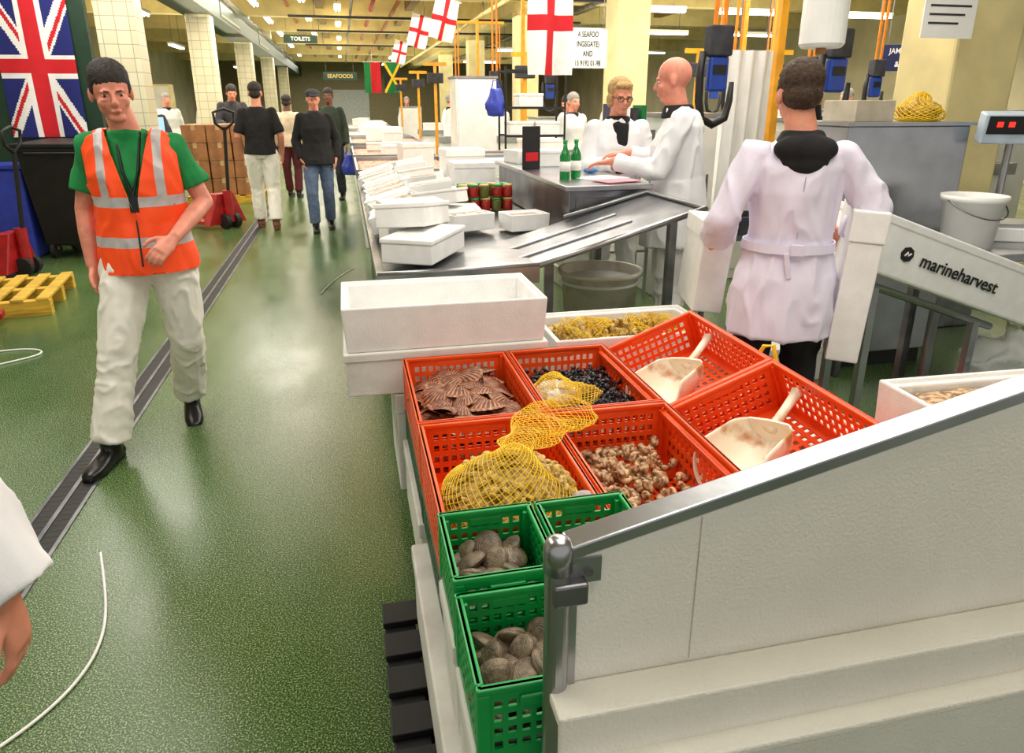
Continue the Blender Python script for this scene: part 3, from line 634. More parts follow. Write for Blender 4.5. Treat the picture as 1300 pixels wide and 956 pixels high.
def clam(r=.04,bands=False):
    o=MB()
    for sgn in (1,-1):
        def f(u,v):
            a=2*math.pi*u; rr=r*math.sin(v*math.pi/2); z=math.cos(v*math.pi/2)
            return (rr*math.cos(a)*1.15,rr*math.sin(a)*.95+ .30*r*z,sgn*r*.50*z*(1+(.035*math.cos(v*70) if v>.3 else 0)))
        o.grid(f,24,26,(lambda u,v:1 if int(v*26) in (11,14,17,20,23) else 0) if bands else None,closeu=True)
    return o.mesh('clam')
me_cl=clam(.029,True); me_cs=clam(.02)
for me_,m_ in ((me_wh,M_whelk),(me_wk,M_winkle),(me_sc,M_scal),(me_cl,M_clam),(me_cs,M_clamb)):
    for q_ in (m_ if isinstance(m_,list) else [m_]): me_.materials.append(q_)
    for p in me_.polygons: p.use_smooth=True
def scatter(name,me,n,x0,x1,y0,y1,z0,mound,sz,label,cat,group,flat=False,layers=2,jig=.35,tilt=.4,keep=None):
    cnt=0; cells=[]
    nx=max(1,int((x1-x0)/sz)); ny=max(1,int((y1-y0)/sz))
    for l in range(layers):
        cc=[(l,i,j_) for i in range(nx) for j_ in range(ny)]; R.shuffle(cc); cells+=cc
    cells.sort(key=lambda c:-c[0])
    for l,i,j_ in cells:
        if cnt>=n: break
        off=.5 if l%2 else 0
        x=x0+(i+.5+off*.6)*sz+R.uniform(-jig,jig)*sz*.5; y=y0+(j_+.5+off*.6)*sz+R.uniform(-jig,jig)*sz*.5
        if x>x1 or y>y1: continue
        if keep and not keep(x,y,l): continue
        u=(x-x0)/(x1-x0)*2-1; v=(y-y0)/(y1-y0)*2-1
        z=z0+l*sz*.42+mound*max(0,(1-u*u))*max(0,1-v*v)
        if flat and sz>.065: z=z0+l*.026+R.uniform(0,.016)+mound*max(0,(1-u*u))*max(0,1-v*v)
        o=bpy.data.objects.new(name,me); COL.objects.link(o); o.location=(x,y,z)
        o.rotation_euler=(R.uniform(-tilt,tilt),R.uniform(-tilt,tilt),R.uniform(0,6.28)) if flat else (R.uniform(0,6.28),R.uniform(0,6.28),R.uniform(0,6.28))
        s=R.uniform(.85,1.15); o.scale=(s,s,s)
        tag(o,label,cat,group); cnt+=1
def bed(w,d,h,loc,m,name,label,cat='shellfish',rot=(0,0,0),amp=.012,ff=22):
    o=MB()
    o.grid(lambda u,v:((u-.5)*w,(v-.5)*d,h+ (0 if u in(0,1) or v in (0,1) else amp*noise.noise(V((u*w*ff,v*d*ff,loc[0]*7)))+amp*.8)),max(6,int(w*50)),max(6,int(d*50)))
    return mk(name,o,m,None,loc,rot,smooth=True,label=label,cat=cat,kind='stuff')
bed(.35,.53,0,(.73,2.175,.61),M_winkle,'winkle_heap','heap of black winkles filling an orange crate')
scatter('winkle',me_wk,300,.56,.90,1.93,2.43,.623,.035,.024,'glossy black winkle shell heaped in orange crate','shellfish','black winkles',layers=2)
scatter('whelk',me_wh,230,.56,.90,1.36,1.86,.568,.04,.037,'brown spiral whelk shell heaped in orange crate','shellfish','brown whelks',layers=2,
 keep=lambda x,y,l: (x-.56)*.9+(1.86-y)*.35 < .34+.03*math.sin(y*40)-.05*l)
bed(.35,.53,0,(.34,2.175,.585),M_scal[0],'scallop_heap','lower layer of scallop shells in orange crate',amp=.014)
scatter('scallop',me_sc,60,.18,.505,1.94,2.43,.61,.02,.07,'ribbed reddish-brown scallop lying in orange crate','shellfish','scallops',flat=True,layers=2,jig=.5,tilt=.42)
bed(.17,.20,0,(.237,1.193,.65),M_clam[1],'clam_heap','lower layer of grey clams in green mesh crate')
bed(.17,.20,0,(.237,.952,.63),M_clam[1],'clam_heap','lower layer of grey clams in lower green mesh crate')
bed(.17,.20,0,(.447,1.193,.65),M_clam[1],'clam_heap','layer of grey clams in green crate beside post')
scatter('clam',me_cl,40,.15,.33,1.09,1.30,.678,.014,.046,'grey ridged clam in green mesh crate','shellfish','large grey clams',flat=True,tilt=.9,layers=2,jig=.3)
scatter('clam',me_cl,40,.15,.33,.85,1.06,.658,.014,.046,'grey ridged clam in lower green mesh crate','shellfish','large grey clams',flat=True,tilt=.9,layers=2,jig=.3)
scatter('clam',me_cl,20,.36,.54,1.09,1.30,.676,.0,.046,'grey ridged clam in green crate beside post','shellfish','large grey clams',flat=True,tilt=.9,layers=1,jig=.3)
bed(.62,.33,0,(1.1,2.72,.65),M_clamb,'clam_heap','heap of beige clams in white foam box')
scatter('clam',me_cs,90,.80,1.40,2.56,2.88,.666,.03,.038,'small beige clam heaped in white foam box','shellfish','beige boxed clams',layers=1)
def netmesh(path,rads,nu,nv,sq=(1,1),lump=.12,flat=1):
    path=[V(p) for p in path]; K=len(path)-1
    def cr(arr,t):
        t*=K; i=min(int(t),K-1); f=t-i; g=lambda k:arr[max(0,min(K,k))]
        a,b,c,d=g(i-1),g(i),g(i+1),g(i+2)
        return .5*((b*2)+(c-a)*f+(a*2-b*5+c*4-d)*f*f+(b*3-a-c*3+d)*f*f*f)
    def f(i,j_):
        u=i/nu; a=2*math.pi*j_/nv
        p=cr(path,u); r=max(.004,cr(rads,u)); dd=(cr(path,min(1,u+.02))-cr(path,max(0,u-.02))).normalized()
        ref=V((1,0,0)) if abs(dd.x)<.9 else V((0,1,0)); A=(ref-dd*ref.dot(dd)).normalized(); Bv=dd.cross(A)
        w=1+lump*noise.noise(V((u*5,math.cos(a)*1.5,math.sin(a)*1.5)))
        o_=(A*math.cos(a)*sq[0]+Bv*math.sin(a)*sq[1])*r*w
        o_.z*=1-(1-flat)*(1-abs(dd.z))
        return p+o_
    o=MB(); vs={}
    def g(i,j_):
        j_%=nv
        if (i,j_) not in vs: vs[(i,j_)]=o.bm.verts.new(f(i,j_))
        return vs[(i,j_)]
    for i in range(1,nu):
        for j_ in range(nv):
            if (i+j_)%2: o._f([g(i-1,j_),g(i,j_+1),g(i+1,j_),g(i,j_-1)])
    return o
def netbag(path,rads,nu,nv,label,th=.0019,neck=None,**k):
    b=mk('net_bag',netmesh(path,rads,nu,nv,**k),M_net,None,label=label,cat='net bag')
    q=b.modifiers.new('w','WIREFRAME'); q.thickness=th
    if neck:
        c=mk('gathered_neck',netmesh(*neck),M_net,b); q=c.modifiers.new('w','WIREFRAME'); q.thickness=th
    return b
BX,BY=.335,1.50
netbag([(BX,BY,.55),(BX,BY,.57),(BX,BY,.64),(BX,BY,.70),(BX+.005,BY+.005,.745),(BX+.015,BY+.02,.775),(BX+.02,BY+.04,.785)],[.05,.155,.182,.168,.12,.06,.022],64,84,'yellow net bag bulging with beige clams in orange crate',lump=.08,
 neck=([(BX+.02,BY+.03,.78),(.38,1.60,.772),(.43,1.68,.75),(.50,1.77,.742),(.57,1.83,.738),(.63,1.88,.722)],[.03,.045,.065,.09,.10,.07],50,40,(1,1),.45,.16))
o=MB(); o.ball((BX,BY,.65),(.168,.168,.118),n=30,m=16)
mk('clam_heap',fuse(o,.008,1,fold=.006,ff=30,zs=1),M_clamb,None,label='mass of beige clams inside yellow net bag',cat='shellfish',kind='stuff')
for i in range(230):
    a=R.uniform(0,6.28); t=math.acos(R.uniform(.0,1)); 
    o=bpy.data.objects.new('clam',me_cs); COL.objects.link(o); o.location=(BX+.162*math.sin(t)*math.cos(a),BY+.162*math.sin(t)*math.sin(a),.655+.114*math.cos(t)); o.rotation_euler=(R.uniform(-1,1)+t*.5,R.uniform(-1,1),a); o.scale=(.85,)*3
    tag(o,'small beige clam packed inside yellow net bag','shellfish','netted beige clams')
netbag([(.62,2.08,.66),(.62,2.08,.67),(.62,2.08,.695),(.62,2.075,.72),(.63,2.06,.735)],[.03,.078,.086,.06,.02],36,50,'small yellow net bag of pale clams on winkles',
 neck=([(.63,2.06,.73),(.66,2.03,.735),(.69,1.99,.725),(.72,1.96,.715)],[.02,.03,.05,.045],24,28,(1,1),.3,.25))
o=MB(); o.ball((.62,2.08,.685),(.075,.075,.045),n=24,m=12)
mk('clam_heap',fuse(o,.006,1,fold=.006,ff=40,zs=1),mat('pale_shells',(228,220,196),.5,var=.25,scale=50,bump=.5),None,label='pale clams inside small yellow net bag',cat='shellfish',kind='stuff')
for x in (.95,1.24):
    netbag([(x,2.72,.66),(x,2.72,.67),(x+.01,2.72,.69),(x+.02,2.72,.71),(x+.1,2.74,.715)],[.05,.13,.12,.06,.03],26,40,'yellow net bag of clams in white foam box',flat=.5)
# scoops
def scoop(loc,yaw,label,sc=1.45):
    rot=(Matrix.Rotation(rad(-21),3,'Y')@Matrix.Rotation(rad(yaw),3,'Z')@Matrix.Rotation(rad(3),3,'X')).to_euler()
    s=emp('scoop',loc,rot,label=label,cat='scoop'); s.scale=(sc,)*3
    M_sc=mat('stained_white_plastic',(244,236,214),.35,col2=(196,140,92),scale=13,thr=(.34,.46))
    A=rad(100)
    def f(u,v):
        a=-A+2*A*u; e=abs(a)/A
        L=.19*v*(1-.32*e**2.4)
        r=(.060+.012*v)*(.55+.45*min(1,(v+.02)/.22)**.5)
        return (math.sin(a)*r*1.05,L,(.060+.012*v)-math.cos(a)*r-(.072-r-.012*(1-v))*0)
    mk('bowl',MB().grid(f,36,18),M_sc,s,smooth=True,solid=.004)
    bk=MB(); c0=bk.bm.verts.new((0,-.004,.045)); ring=[bk.bm.verts.new((math.sin(-A+2*A*i/20)*.044,0,.060-math.cos(-A+2*A*i/20)*.042)) for i in range(21)]
    for i in range(20): bk._f([c0,ring[i],ring[i+1]])
    bk._f([c0,ring[20],bk.bm.verts.new((0,0,.070)),ring[0]])
    mk('back_plate',bk,M_sc,s,solid=.005)
    mk('handle',MB().loft([((0,.0,.045),V((.024,0,0)),V((0,0,.018))),((0,-.02,.048),V((.012,0,0)),V((0,0,.011))),((0,-.05,.055),V((.010,0,0)),V((0,0,.009))),((0,-.10,.066),V((.011,0,0)),V((0,0,.009))),((0,-.115,.069),V((.015,0,0)),V((0,0,.010))),((0,-.12,.070),V((.009,0,0)),V((0,0,.006)))],n=14),M_sc,s,smooth=True)
scoop((1.17,2.20,.637),122,'stained white plastic scoop in empty orange crate')
scoop((1.17,1.66,.637),118,'stained white plastic scoop lying in tilted orange crate')
mk('yellow_strap',MB().tube([(1.29,2.0,.78),(1.305,1.98,.84),(1.32,1.95,.85),(1.33,1.93,.78)],.007,n=6),M_net,None,label='yellow plastic strap looped over crate rim',cat='strap')
mk('paper_tag',MB().b2(-.03,.03,-.022,.022,0,.002),M_paper,None,(1.15,1.36,.622),(Matrix.Rotation(rad(-21),3,'Y')@Matrix.Rotation(.3,3,'Z')).to_euler(),label='small white paper label in orange crate',cat='label')
mk('plastic_bag',MB().ball((0,0,0),(.04,.03,.03),n=16),M_film,None,(.50,1.42,.69),label='crumpled clear bag tucked beside net bag',cat='bag',smooth=True)
# ---------------------------------------------------------------- stall end panel
M_panel=mat('ribbed_white_panel',(238,235,224),.45,var=.05,scale=2,bump=.35,bscale=160,col2=(220,216,202),thr=(.2,.55))
p=emp('stall_panel',(0,.80,0),label='white stall end panel with sloping steel top edge',cat='panel')
def quadbox(x0,x1,za0,zb0,za1,zb1,y0,y1):
    o=MB(); vs=[o.bm.verts.new(c) for c in ((x0,y0,za0),(x1,y0,zb0),(x1,y1,zb0),(x0,y1,za0),(x0,y0,za1),(x1,y0,zb1),(x1,y1,zb1),(x0,y1,za1))]
    for q in ((0,3,2,1),(4,5,6,7),(0,1,5,4),(1,2,6,5),(2,3,7,6),(3,0,4,7)): o._f([vs[i] for i in q])
    return o
mk('sheet',quadbox(.27,1.7,.05,.05,1.005,1.345,0,.02),M_panel,p)
mk('top_edge',quadbox(.262,1.7,1.0,1.342,1.022,1.364,-.008,.035),M_steel,p,bevel=.003)
mk('ledge',MB().b2(.235,1.7,-.06,.0,.765,.785).b2(.235,1.7,-.065,-.055,.70,.785).b2(.235,1.7,-.10,-.06,.69,.705),M_panel,p,bevel=.004)
mk('steel_flange',MB().b2(.262,.31,-.004,-.0005,.96,1.0).b2(.262,.275,-.006,0,.1,.99),M_steel,p)
mk('bolt',MB().cyl((.29,-.01,.98),(.29,0,.98),.007,n=8),M_steeld,p)
mk('weld_seam',MB().b2(.46,.4615,-.001,0,.79,1.04),mat('panel_joint',(190,186,172),.5),p)
q=emp('steel_post',(.247,.80,0),label='stainless steel post with domed cap at panel end',cat='post')
mk('tube',MB().cyl((0,0,0),(0,0,.99),.0185,n=24),M_steel,q,smooth=False)
mk('cap',MB().loft([((0,0,.985),V((.021,0,0)),V((0,.021,0))),((0,0,1.02),V((.021,0,0)),V((0,.021,0))),((0,0,1.032),V((.017,0,0)),V((0,.017,0))),((0,0,1.038),V((.008,0,0)),V((0,.008,0)))],n=24),M_steel,q,smooth=True)
mk('clamp',MB().box((.014,-.0,.955),(.05,.048,.035)),M_steeld,q,bevel=.004)
foam(.55,.36,.2,(1.62,1.32,.70),(0,0,rad(-2)),label='open white foam box with brown shellfish')
bed(.47,.29,0,(1.62,1.32,.865),M_whelk,'whelk_heap','brown whelks in white foam box',rot=(0,0,rad(-2)))
foam(.5,.34,.69,(1.64,1.32,0),lid=True,m=M_polyd,label='foam box stack supporting the open box')
# ---------------------------------------------------------------- steel display stall
s=emp('display_stall',(0,0,0),label='stainless steel fish display counter with raised wing',cat='counter')
def strip(o,pr,y0,y1):
    a=[o.bm.verts.new((x,y0,z)) for x,z in pr]; b=[o.bm.verts.new((x,y1,z)) for x,z in pr]
    for i in range(len(pr)-1): o._f([a[i],a[i+1],b[i+1],b[i]])
o=MB(); strip(o,[(.10,.80),(.10,.86),(.13,.86),(.135,.835),(.86,.86),(1.70,1.10)],3.2,3.93); mk('wing_tray',o,M_steelt,s,solid=.008)
o=MB(); strip(o,[(.10,.80),(.10,.86),(.13,.86),(.135,.835),(1.3,.86)],3.93,7.6); mk('tray',o,M_steelt,s,solid=.008)
mk('edge_rim',MB().tube([(.86,3.2,.872),(1.70,3.2,1.115),(1.70,3.91,1.115),(1.2,3.93,.98)],.014,n=8),M_steel,s,smooth=True)
mk('front_rim',MB().tube([(.10,3.2,.865),(.86,3.2,.875)],.012,n=8),M_steel,s,smooth=True)
mk('end_lip',MB().b2(.10,.86,3.19,3.2,.79,.87),M_steelt,s)
mk('inner_channel',MB().box((1.12,3.45,.938),(.62,.03,.02),rot=(0,-.28,0)),M_steel,s,bevel=.004)
mk('inner_channel',MB().box((1.12,3.68,.938),(.62,.03,.02),rot=(0,-.28,0)),M_steel,s,bevel=.004)
for x in (.2,.95,1.6):
    for y in (3.35,5.4,7.4):
        if x==1.6 and y>4: continue
        mk('leg',MB().b2(x-.02,x+.02,y-.02,y+.02,0,.84 if x<1.5 else 1.05),M_steeld,s)
mk('lower_shelf',MB().b2(.2,1.2,5.4,7.4,.25,.27),M_steeld,s)
q=emp('steel_cabinet',(1.49,4.9,.87),label='stainless serving cabinet standing on the display counter',cat='cabinet')
mk('carcass',MB().b2(-.24,.24,-.9,1.1,0,.25),M_steelt,q,bevel=.006)
mk('worktop',MB().b2(-.27,.27,-.93,1.13,.25,.28),M_steel,q,bevel=.005)
mk('side_panel',MB().b2(-.2,.2,-.908,-.9,.05,.21),M_steeld,q)
for y in (-.2,1.05): mk('leg',MB().b2(.18,.22,y-.02,y+.02,-.87,0),M_steeld,q)
def lathe(prof,m,name,parent=None,n=20,**k):
    return mk(name,MB().loft([((0,0,z),V((r,0,0)),V((0,r,0))) for r,z in prof],n=n),m,parent,smooth=True,**k)
for x,y in ((1.33,4.36),(1.42,4.42)):
    b=emp('bottle',(x,y,1.15),label='green glass water bottle with white label',cat='bottle',group='green bottles')
    lathe([(.03,0),(.033,.01),(.033,.14),(.025,.165),(.012,.195),(.012,.225)],M_glassg,'glass',b)
    lathe([(.0335,.05),(.0335,.11)],M_paper,'paper_label',b); lathe([(.014,.22),(.014,.238)],M_green,'bottle_cap',b)
b=emp('price_board',(1.30,5.1,1.15),(0,0,rad(15)),label='small black notice stand with red panel',cat='sign')
mk('board',MB().b2(-.07,.07,-.01,.01,0,.3),M_black,b,bevel=.004); mk('red_panel',MB().b2(-.05,.05,-.013,-.01,.06,.12),M_red,b)
mk('paper_sheet',MB().b2(-.15,.15,-.11,.11,0,.003),M_paper,None,(1.58,4.38,1.151),(0,0,.4),label='white order sheet on steel worktop',cat='paper')
mk('paper_sheet',MB().b2(-.13,.13,-.09,.09,0,.004),M_pink,None,(1.60,4.16,1.155),(0,0,.3),label='pink order sheet on steel worktop',cat='paper')
mk('blue_cloth',MB().ball((0,0,0),(.05,.03,.02)),mat('blue_cloth',(70,130,190),.7),None,(1.62,4.72,1.17),smooth=True,label='crumpled blue cloth on steel worktop',cat='cloth')
for i in range(20):
    x=.80+(i%5)*.08+R.uniform(-.008,.008); y=5.1+((i//5)%2)*.1; z=.865+(i//10)*.095
    j_=emp('jar',(x,y,z),label='glass seafood jar with red content and coloured lid',cat='jar',group='seafood jars')
    lathe([(.034,0),(.036,.01),(.036,.07),(.03,.08)],mat('jar_red',(150,34,26),.15) if i%3 else mat('jar_green',(90,90,40),.15),'glass',j_,n=14)
    lathe([(.034,.078),(.034,.092)],M_green if i%2 else M_gold,'lid',j_,n=14)
def fishbox(x,y,z,w,d,h,rz,ry=0,rx=0,red=False,lid=False,label='open white foam box with fish on steel counter'):
    b=foam(w,d,h,(x,y,z),(rx,ry,rz),label=label,group='stall foam boxes',lid=lid,t=.02)
    if not lid:
        q=bed(w-.05,d-.05,0,(0,0,0),M_fishr if red else M_fish,'fish_fillets','fish on ice filling a white foam box',cat='fish')
        q.matrix_world=Matrix.Translation((x,y,z))@Euler((rx,ry,rz)).to_matrix().to_4x4()@Matrix.Translation((0,0,h*.72))
fishbox(.36,3.58,.87,.48,.26,.12,rad(62),0,0,lid=True,label='closed white foam box leaning on steel counter')
fishbox(.33,3.78,.99,.44,.26,.12,rad(66),rad(6),rad(-4),lid=True,label='closed white foam box stacked on another')
fishbox(.34,4.02,.87,.34,.24,.22,rad(10),0,lid=True,label='closed white foam box behind leaning ones')
fishbox(.30,4.32,.91,.34,.28,.10,rad(-6),rad(-14),red=True)
fishbox(.68,4.28,.88,.28,.24,.10,rad(20),0,red=False)
for row in range(11):
    y=4.62+row*.27
    fishbox(.30+R.uniform(-.02,.02),y,.91,.32,.24,.09,rad(R.uniform(-12,10)),rad(-16),0,red=row%3==0,lid=row%4==2,label='small white foam box tilted towards the aisle')
    if row not in (1,2,3): fishbox(.66+R.uniform(-.02,.03),y,.88,.30,.24,.09,rad(R.uniform(-16,12)),0,0,red=row%3==1,lid=row%4==0)
    if row%2==0: fishbox(.58,y,.985,.30,.22,.09,rad(R.uniform(-30,30)),rad(-8),rad(R.uniform(-8,8)),red=row%4==0,lid=row%3==0,label='small white foam box on top of others')
fishbox(1.04,4.25,.87,.26,.2,.10,.2,red=True)
fishbox(1.08,6.35,.87,.36,.3,.25,0,lid=True); fishbox(1.05,6.75,.87,.36,.3,.34,.1,lid=True); fishbox(1.45,5.75,1.15,.34,.28,.1,.2,red=False); fishbox(1.5,5.4,1.15,.3,.24,.12,-.2,lid=True)
mk('price_label',MB().box((0,0,0),(.07,.002,.06)),M_fy,None,(.215,3.76,1.05),(0,0,rad(-24)),label='small yellow price sticker on foam box',cat='label')
mk('price_label',MB().box((0,0,0),(.05,.05,.06)),M_fy,None,(.98,5.6,.895),label='small yellow price block on counter',cat='label')
t=emp('tub',(1.56,4.28,0),label='grey-white plastic tub standing under steel counter',cat='tub')
lathe([(.21,0),(.25,.56),(.275,.56),(.275,.585),(.262,.585),(.248,.585),(.21,.06)],mat('grimy_white_plastic',(240,234,218),.5,col2=(214,202,176),thr=(.3,.5)),'tub_body',t,n=32)
lathe([(.255,.50),(.262,.51),(.255,.52)],M_white,'rib',t,n=32)
for i,(x,y,n_) in enumerate(((2.05,6.2,5),(2.5,6.45,4),(1.6,7.85,6),(3.15,6.95,5),(2.05,7.85,4))):
    for l in range(n_): foam(.38,.3,.17,(x+R.uniform(-.015,.015),y,l*.172),(0,0,R.uniform(-.06,.06)),lid=True,label='white foam box in a tall stack behind counter',group='stacked foam boxes',m=M_polyd)
c=emp('steel_shelf',(2.25,5.72,0),label='narrow steel shelf unit with papers behind counter',cat='shelf')
for x in (-.2,.2):
    for y in (-.12,.12): mk('upright',MB().b2(x-.012,x+.012,y-.012,y+.012,0,1.4),M_steel,c)
for z in (.4,.9,1.38): mk('shelf_board',MB().b2(-.21,.21,-.14,.14,z,z+.02),M_steel,c)
for i,(x,m_,h_) in enumerate(((-.14,M_navy,.2),(-.08,M_red,.18),(-.02,M_paper,.2),(.05,M_char,.17),(.12,M_fg,.19))): mk('file_folder',MB().b2(2.25+x-.02,2.25+x+.02,5.62,5.82,1.40,1.40+h_),m_,None,label='upright file folder on steel shelf',cat='folder',group='file folders')
# ---------------------------------------------------------------- objects by the young man
foam(.13,.34,.40,(1.555,2.93,.72),(0,rad(5),rad(-14)),lid=True,label='white foam box held at the hip by person')
foam(.12,.38,.60,(1.975,2.47,.62),(0,rad(3),rad(-32)),lid=True,label='tall white foam box held under the arm')
b=emp('foam_box',(2.60,2.62,.80),(0,rad(19),0),label='long white foam box printed marineharvest, tilted on trestle',cat='box')
mk('box_body',MB().b2(-.52,.66,-.0,.38,-.03,.20),M_poly,b,bevel=.012)
mk('box_lid',MB().b2(-.525,.665,-.005,.385,.185,.225),M_poly,b,bevel=.008)
text('marineharvest',.082,(.05,-.007,.085),(rad(90),0,0),M_ink,b,sx=1)
mk('logo',MB().cyl((-.265,-.006,.09),(-.265,.001,.09),.034,n=8),M_ink,b)
mk('logo_mark',MB().tube([(-.28,-.008,.08),(-.27,-.008,.098),(-.262,-.008,.085),(-.25,-.008,.098)],.004,n=6),M_inkw,b)
t=emp('trestle',(2.62,2.84,0),label='steel trestle holding the tilted foam box',cat='stand')
for x in (-.3,.3):
    for y in (-.12,.12): mk('leg',MB().b2(x-.018,x+.018,y-.018,y+.018,0,.70-x*.34),M_steel,t)
mk('top_bar',MB().cyl((-.4,-.12,.84),(.4,-.12,.565),.018,n=8),M_steel,t)
mk('top_bar',MB().cyl((-.4,.12,.84),(.4,.12,.565),.018,n=8),M_steel,t)
c=emp('steel_cabinet',(3.2,3.95,0),label='tall brushed steel cabinet behind white bucket',cat='cabinet')
mk('carcass',MB().b2(-.42,.40,-.3,.3,.1,1.48),M_steel,c,bevel=.008); mk('plinth',MB().b2(-.38,.36,-.27,.27,0,.1),M_dark,c)
mk('top_panel',MB().b2(-.44,.42,-.32,.32,1.48,1.5),M_steel,c)
t=emp('steel_table',(3.5,3.3,0),label='steel side table carrying bucket and scale',cat='table')
mk('table_top',MB().b2(-.7,.9,-.3,.3,.81,.85),M_steel,t,bevel=.004)
for x in (-.65,.85):
    for y in (-.25,.25): mk('leg',MB().b2(x-.02,x+.02,y-.02,y+.02,0,.81),M_steeld,t)
b=emp('bucket',(3.33,3.26,.85),label='white plastic bucket with rim on steel table',cat='bucket')
lathe([(.125,0),(.15,.25),(.165,.25),(.165,.28),(.155,.28),(.145,.27),(.12,.02)],M_white,'bucket_body',b,n=28)
mk('handle',MB().tube([(.167*math.cos(a),-.167*math.sin(a)*.98,.255-.09*math.sin(a)) for a in [math.pi*i/14 for i in range(15)]],.004,n=6),M_steeld,b,smooth=True)
b=emp('weighing_scale',(3.72,3.42,.85),(0,0,rad(-25)),label='white counter scale with dark digital display head',cat='scale')
mk('base',MB().b2(-.18,.18,-.14,.14,0,.08),M_white,b,bevel=.01); mk('platform',MB().b2(-.17,.17,-.13,.13,.08,.1),M_steel,b,bevel=.005)
mk('display_post',MB().cyl((0,.12,.05),(0,.12,.56),.02,n=10),M_steel,b); mk('display_housing',MB().box((0,.10,.62),(.36,.1,.17),rot=(.2,0,0)),mat('pale_blue_housing',(190,205,220),.4),b,bevel=.01)
mk('display_window',MB().box((0,.046,.635),(.32,.012,.10),rot=(.2,0,0)),M_black,b)
for x in (-.10,-.04,.04,.10): mk('display_digit',MB().box((x,.038,.638),(.03,.006,.028),rot=(.2,0,0)),mat('red_display_glow',(255,40,30),.4,emit=2),b)
mk('carton',MB().b2(-.16,.16,-.12,.12,0,.12),mat('pale_carton',(190,180,160),.8),None,(3.02,3.9,1.5),(0,0,.2),label='pale carton on top of steel cabinet',cat='box',bevel=.004)
netbag([(3.40,3.85,1.5),(3.40,3.85,1.52),(3.40,3.85,1.57),(3.41,3.85,1.61),(3.46,3.85,1.62)],[.08,.14,.13,.07,.02],26,40,'yellow net bag of shells on steel cabinet',th=.004)
o=MB(); o.ball((3.40,3.85,1.56),(.125,.12,.06)); mk('clam_heap',fuse(o,.01,1,fold=.008,ff=30,zs=1),M_clamb,None,label='clams inside net bag on steel cabinet',cat='shellfish',kind='stuff')
for x,y,z,rr in ((3.2,2.68,.27,(.24,.16,.27)),(4.0,2.88,.95,(.14,.08,.3))):
    o=MB(); o.ball((0,0,0),rr,n=24,m=14); me=fuse(o,.02,1,fold=.08,ff=7,zs=1); mk('plastic_bag',me,M_film,None,(x,y,z),label='crumpled clear plastic bag beside steel table',cat='bag')
foam(.5,.35,.22,(2.5,3.7,.0),label='used foam box on the stall floor',m=M_polyd,lid=True)
mk('red_tray',MB().b2(-.25,.25,-.18,.18,0,.08),M_redp,None,(2.3,3.3,0),bevel=.01,label='dark red plastic tray on stall floor',cat='tray')
for x,y,w_,h_,l in ((2.75,5.75,.44,1.5,'white cold cabinet standing behind the stall'),(3.75,6.3,.7,1.45,'white tall partition unit between stalls')):
    c=emp('cabinet',(x,y,0),label=l,cat='cabinet'); mk('body',MB().b2(-w_/2,w_/2,-.25,.25,0,h_),M_white,c,bevel=.01); mk('door',MB().b2(-w_/2+.03,w_/2-.03,-.265,-.25,.1,h_-.08),M_white,c,bevel=.005); mk('worktop',MB().b2(-w_/2-.02,w_/2+.02,-.27,.27,h_,h_+.03),M_steel,c)
    mk('handle',MB().cyl((w_/2-.08,-.285,h_*.5),(w_/2-.08,-.285,h_*.7),.01,n=8),M_steeld,c)
c=emp('side_table',(2.6,4.5,0),label='small steel table behind counter',cat='table'); mk('table_top',MB().b2(-.3,.3,-.2,.2,.72,.75),M_steel,c)
for x in (-.27,.27):
    for y in (-.17,.17): mk('leg',MB().b2(x-.015,x+.015,y-.015,y+.015,0,.72),M_steeld,c)
b=emp('tool_tray',(2.6,4.5,.75),label='black tray of tools on small steel table',cat='tray'); mk('tray_body',MB().b2(-.2,.2,-.15,.15,0,.02).b2(-.2,-.18,-.15,.15,.02,.12).b2(.18,.2,-.15,.15,.02,.12).b2(-.18,.18,-.15,-.13,.02,.12).b2(-.18,.18,.13,.15,.02,.12),M_char,b)
mk('tape_roll',MB().cyl((-.05,0,.02),(-.05,0,.1),.07,n=18),M_gold,b)
b=emp('plastic_sheet',(3.18,5.45,2.0),label='white plastic sheet hanging in folds from cord',cat='sheet')
o=MB(); o.grid(lambda u,v:((u-.5)*.40*(1-.25*v*(1-v)),.05*math.sin(u*22+v*2)*(.4+.6*v),-v*1.2),40,20); mk('folded_sheet',o,M_white,b,smooth=True)
mk('hanging_cord',MB().cyl((-.12,0,0),(-.12,0,2.2),.005,n=5),M_steeld,b); mk('hanging_cord',MB().cyl((.12,0,0),(.12,0,2.2),.005,n=5),M_steeld,b)
b=emp('bag_roll',(2.50,3.6,1.88),label='large white roll of plastic bags hanging overhead',cat='roll')
mk('roll',MB().loft([((0,0,0),V((.10,0,0)),V((0,.10,0))),((0,0,.02),V((.115,0,0)),V((0,.115,0))),((0,0,.25),V((.115,0,0)),V((0,.115,0))),((0,0,.27),V((.10,0,0)),V((0,.10,0)))],n=28),M_white,b,smooth=False,bevel=.004)
mk('core',MB().cyl((0,0,-.03),(0,0,.3),.025,n=12),M_card,b); mk('hanging_cord',MB().cyl((0,0,.3),(0,0,2.32),.006,n=6),M_steeld,b)
M_strap=mat('orange_strap',(230,130,20),.5)
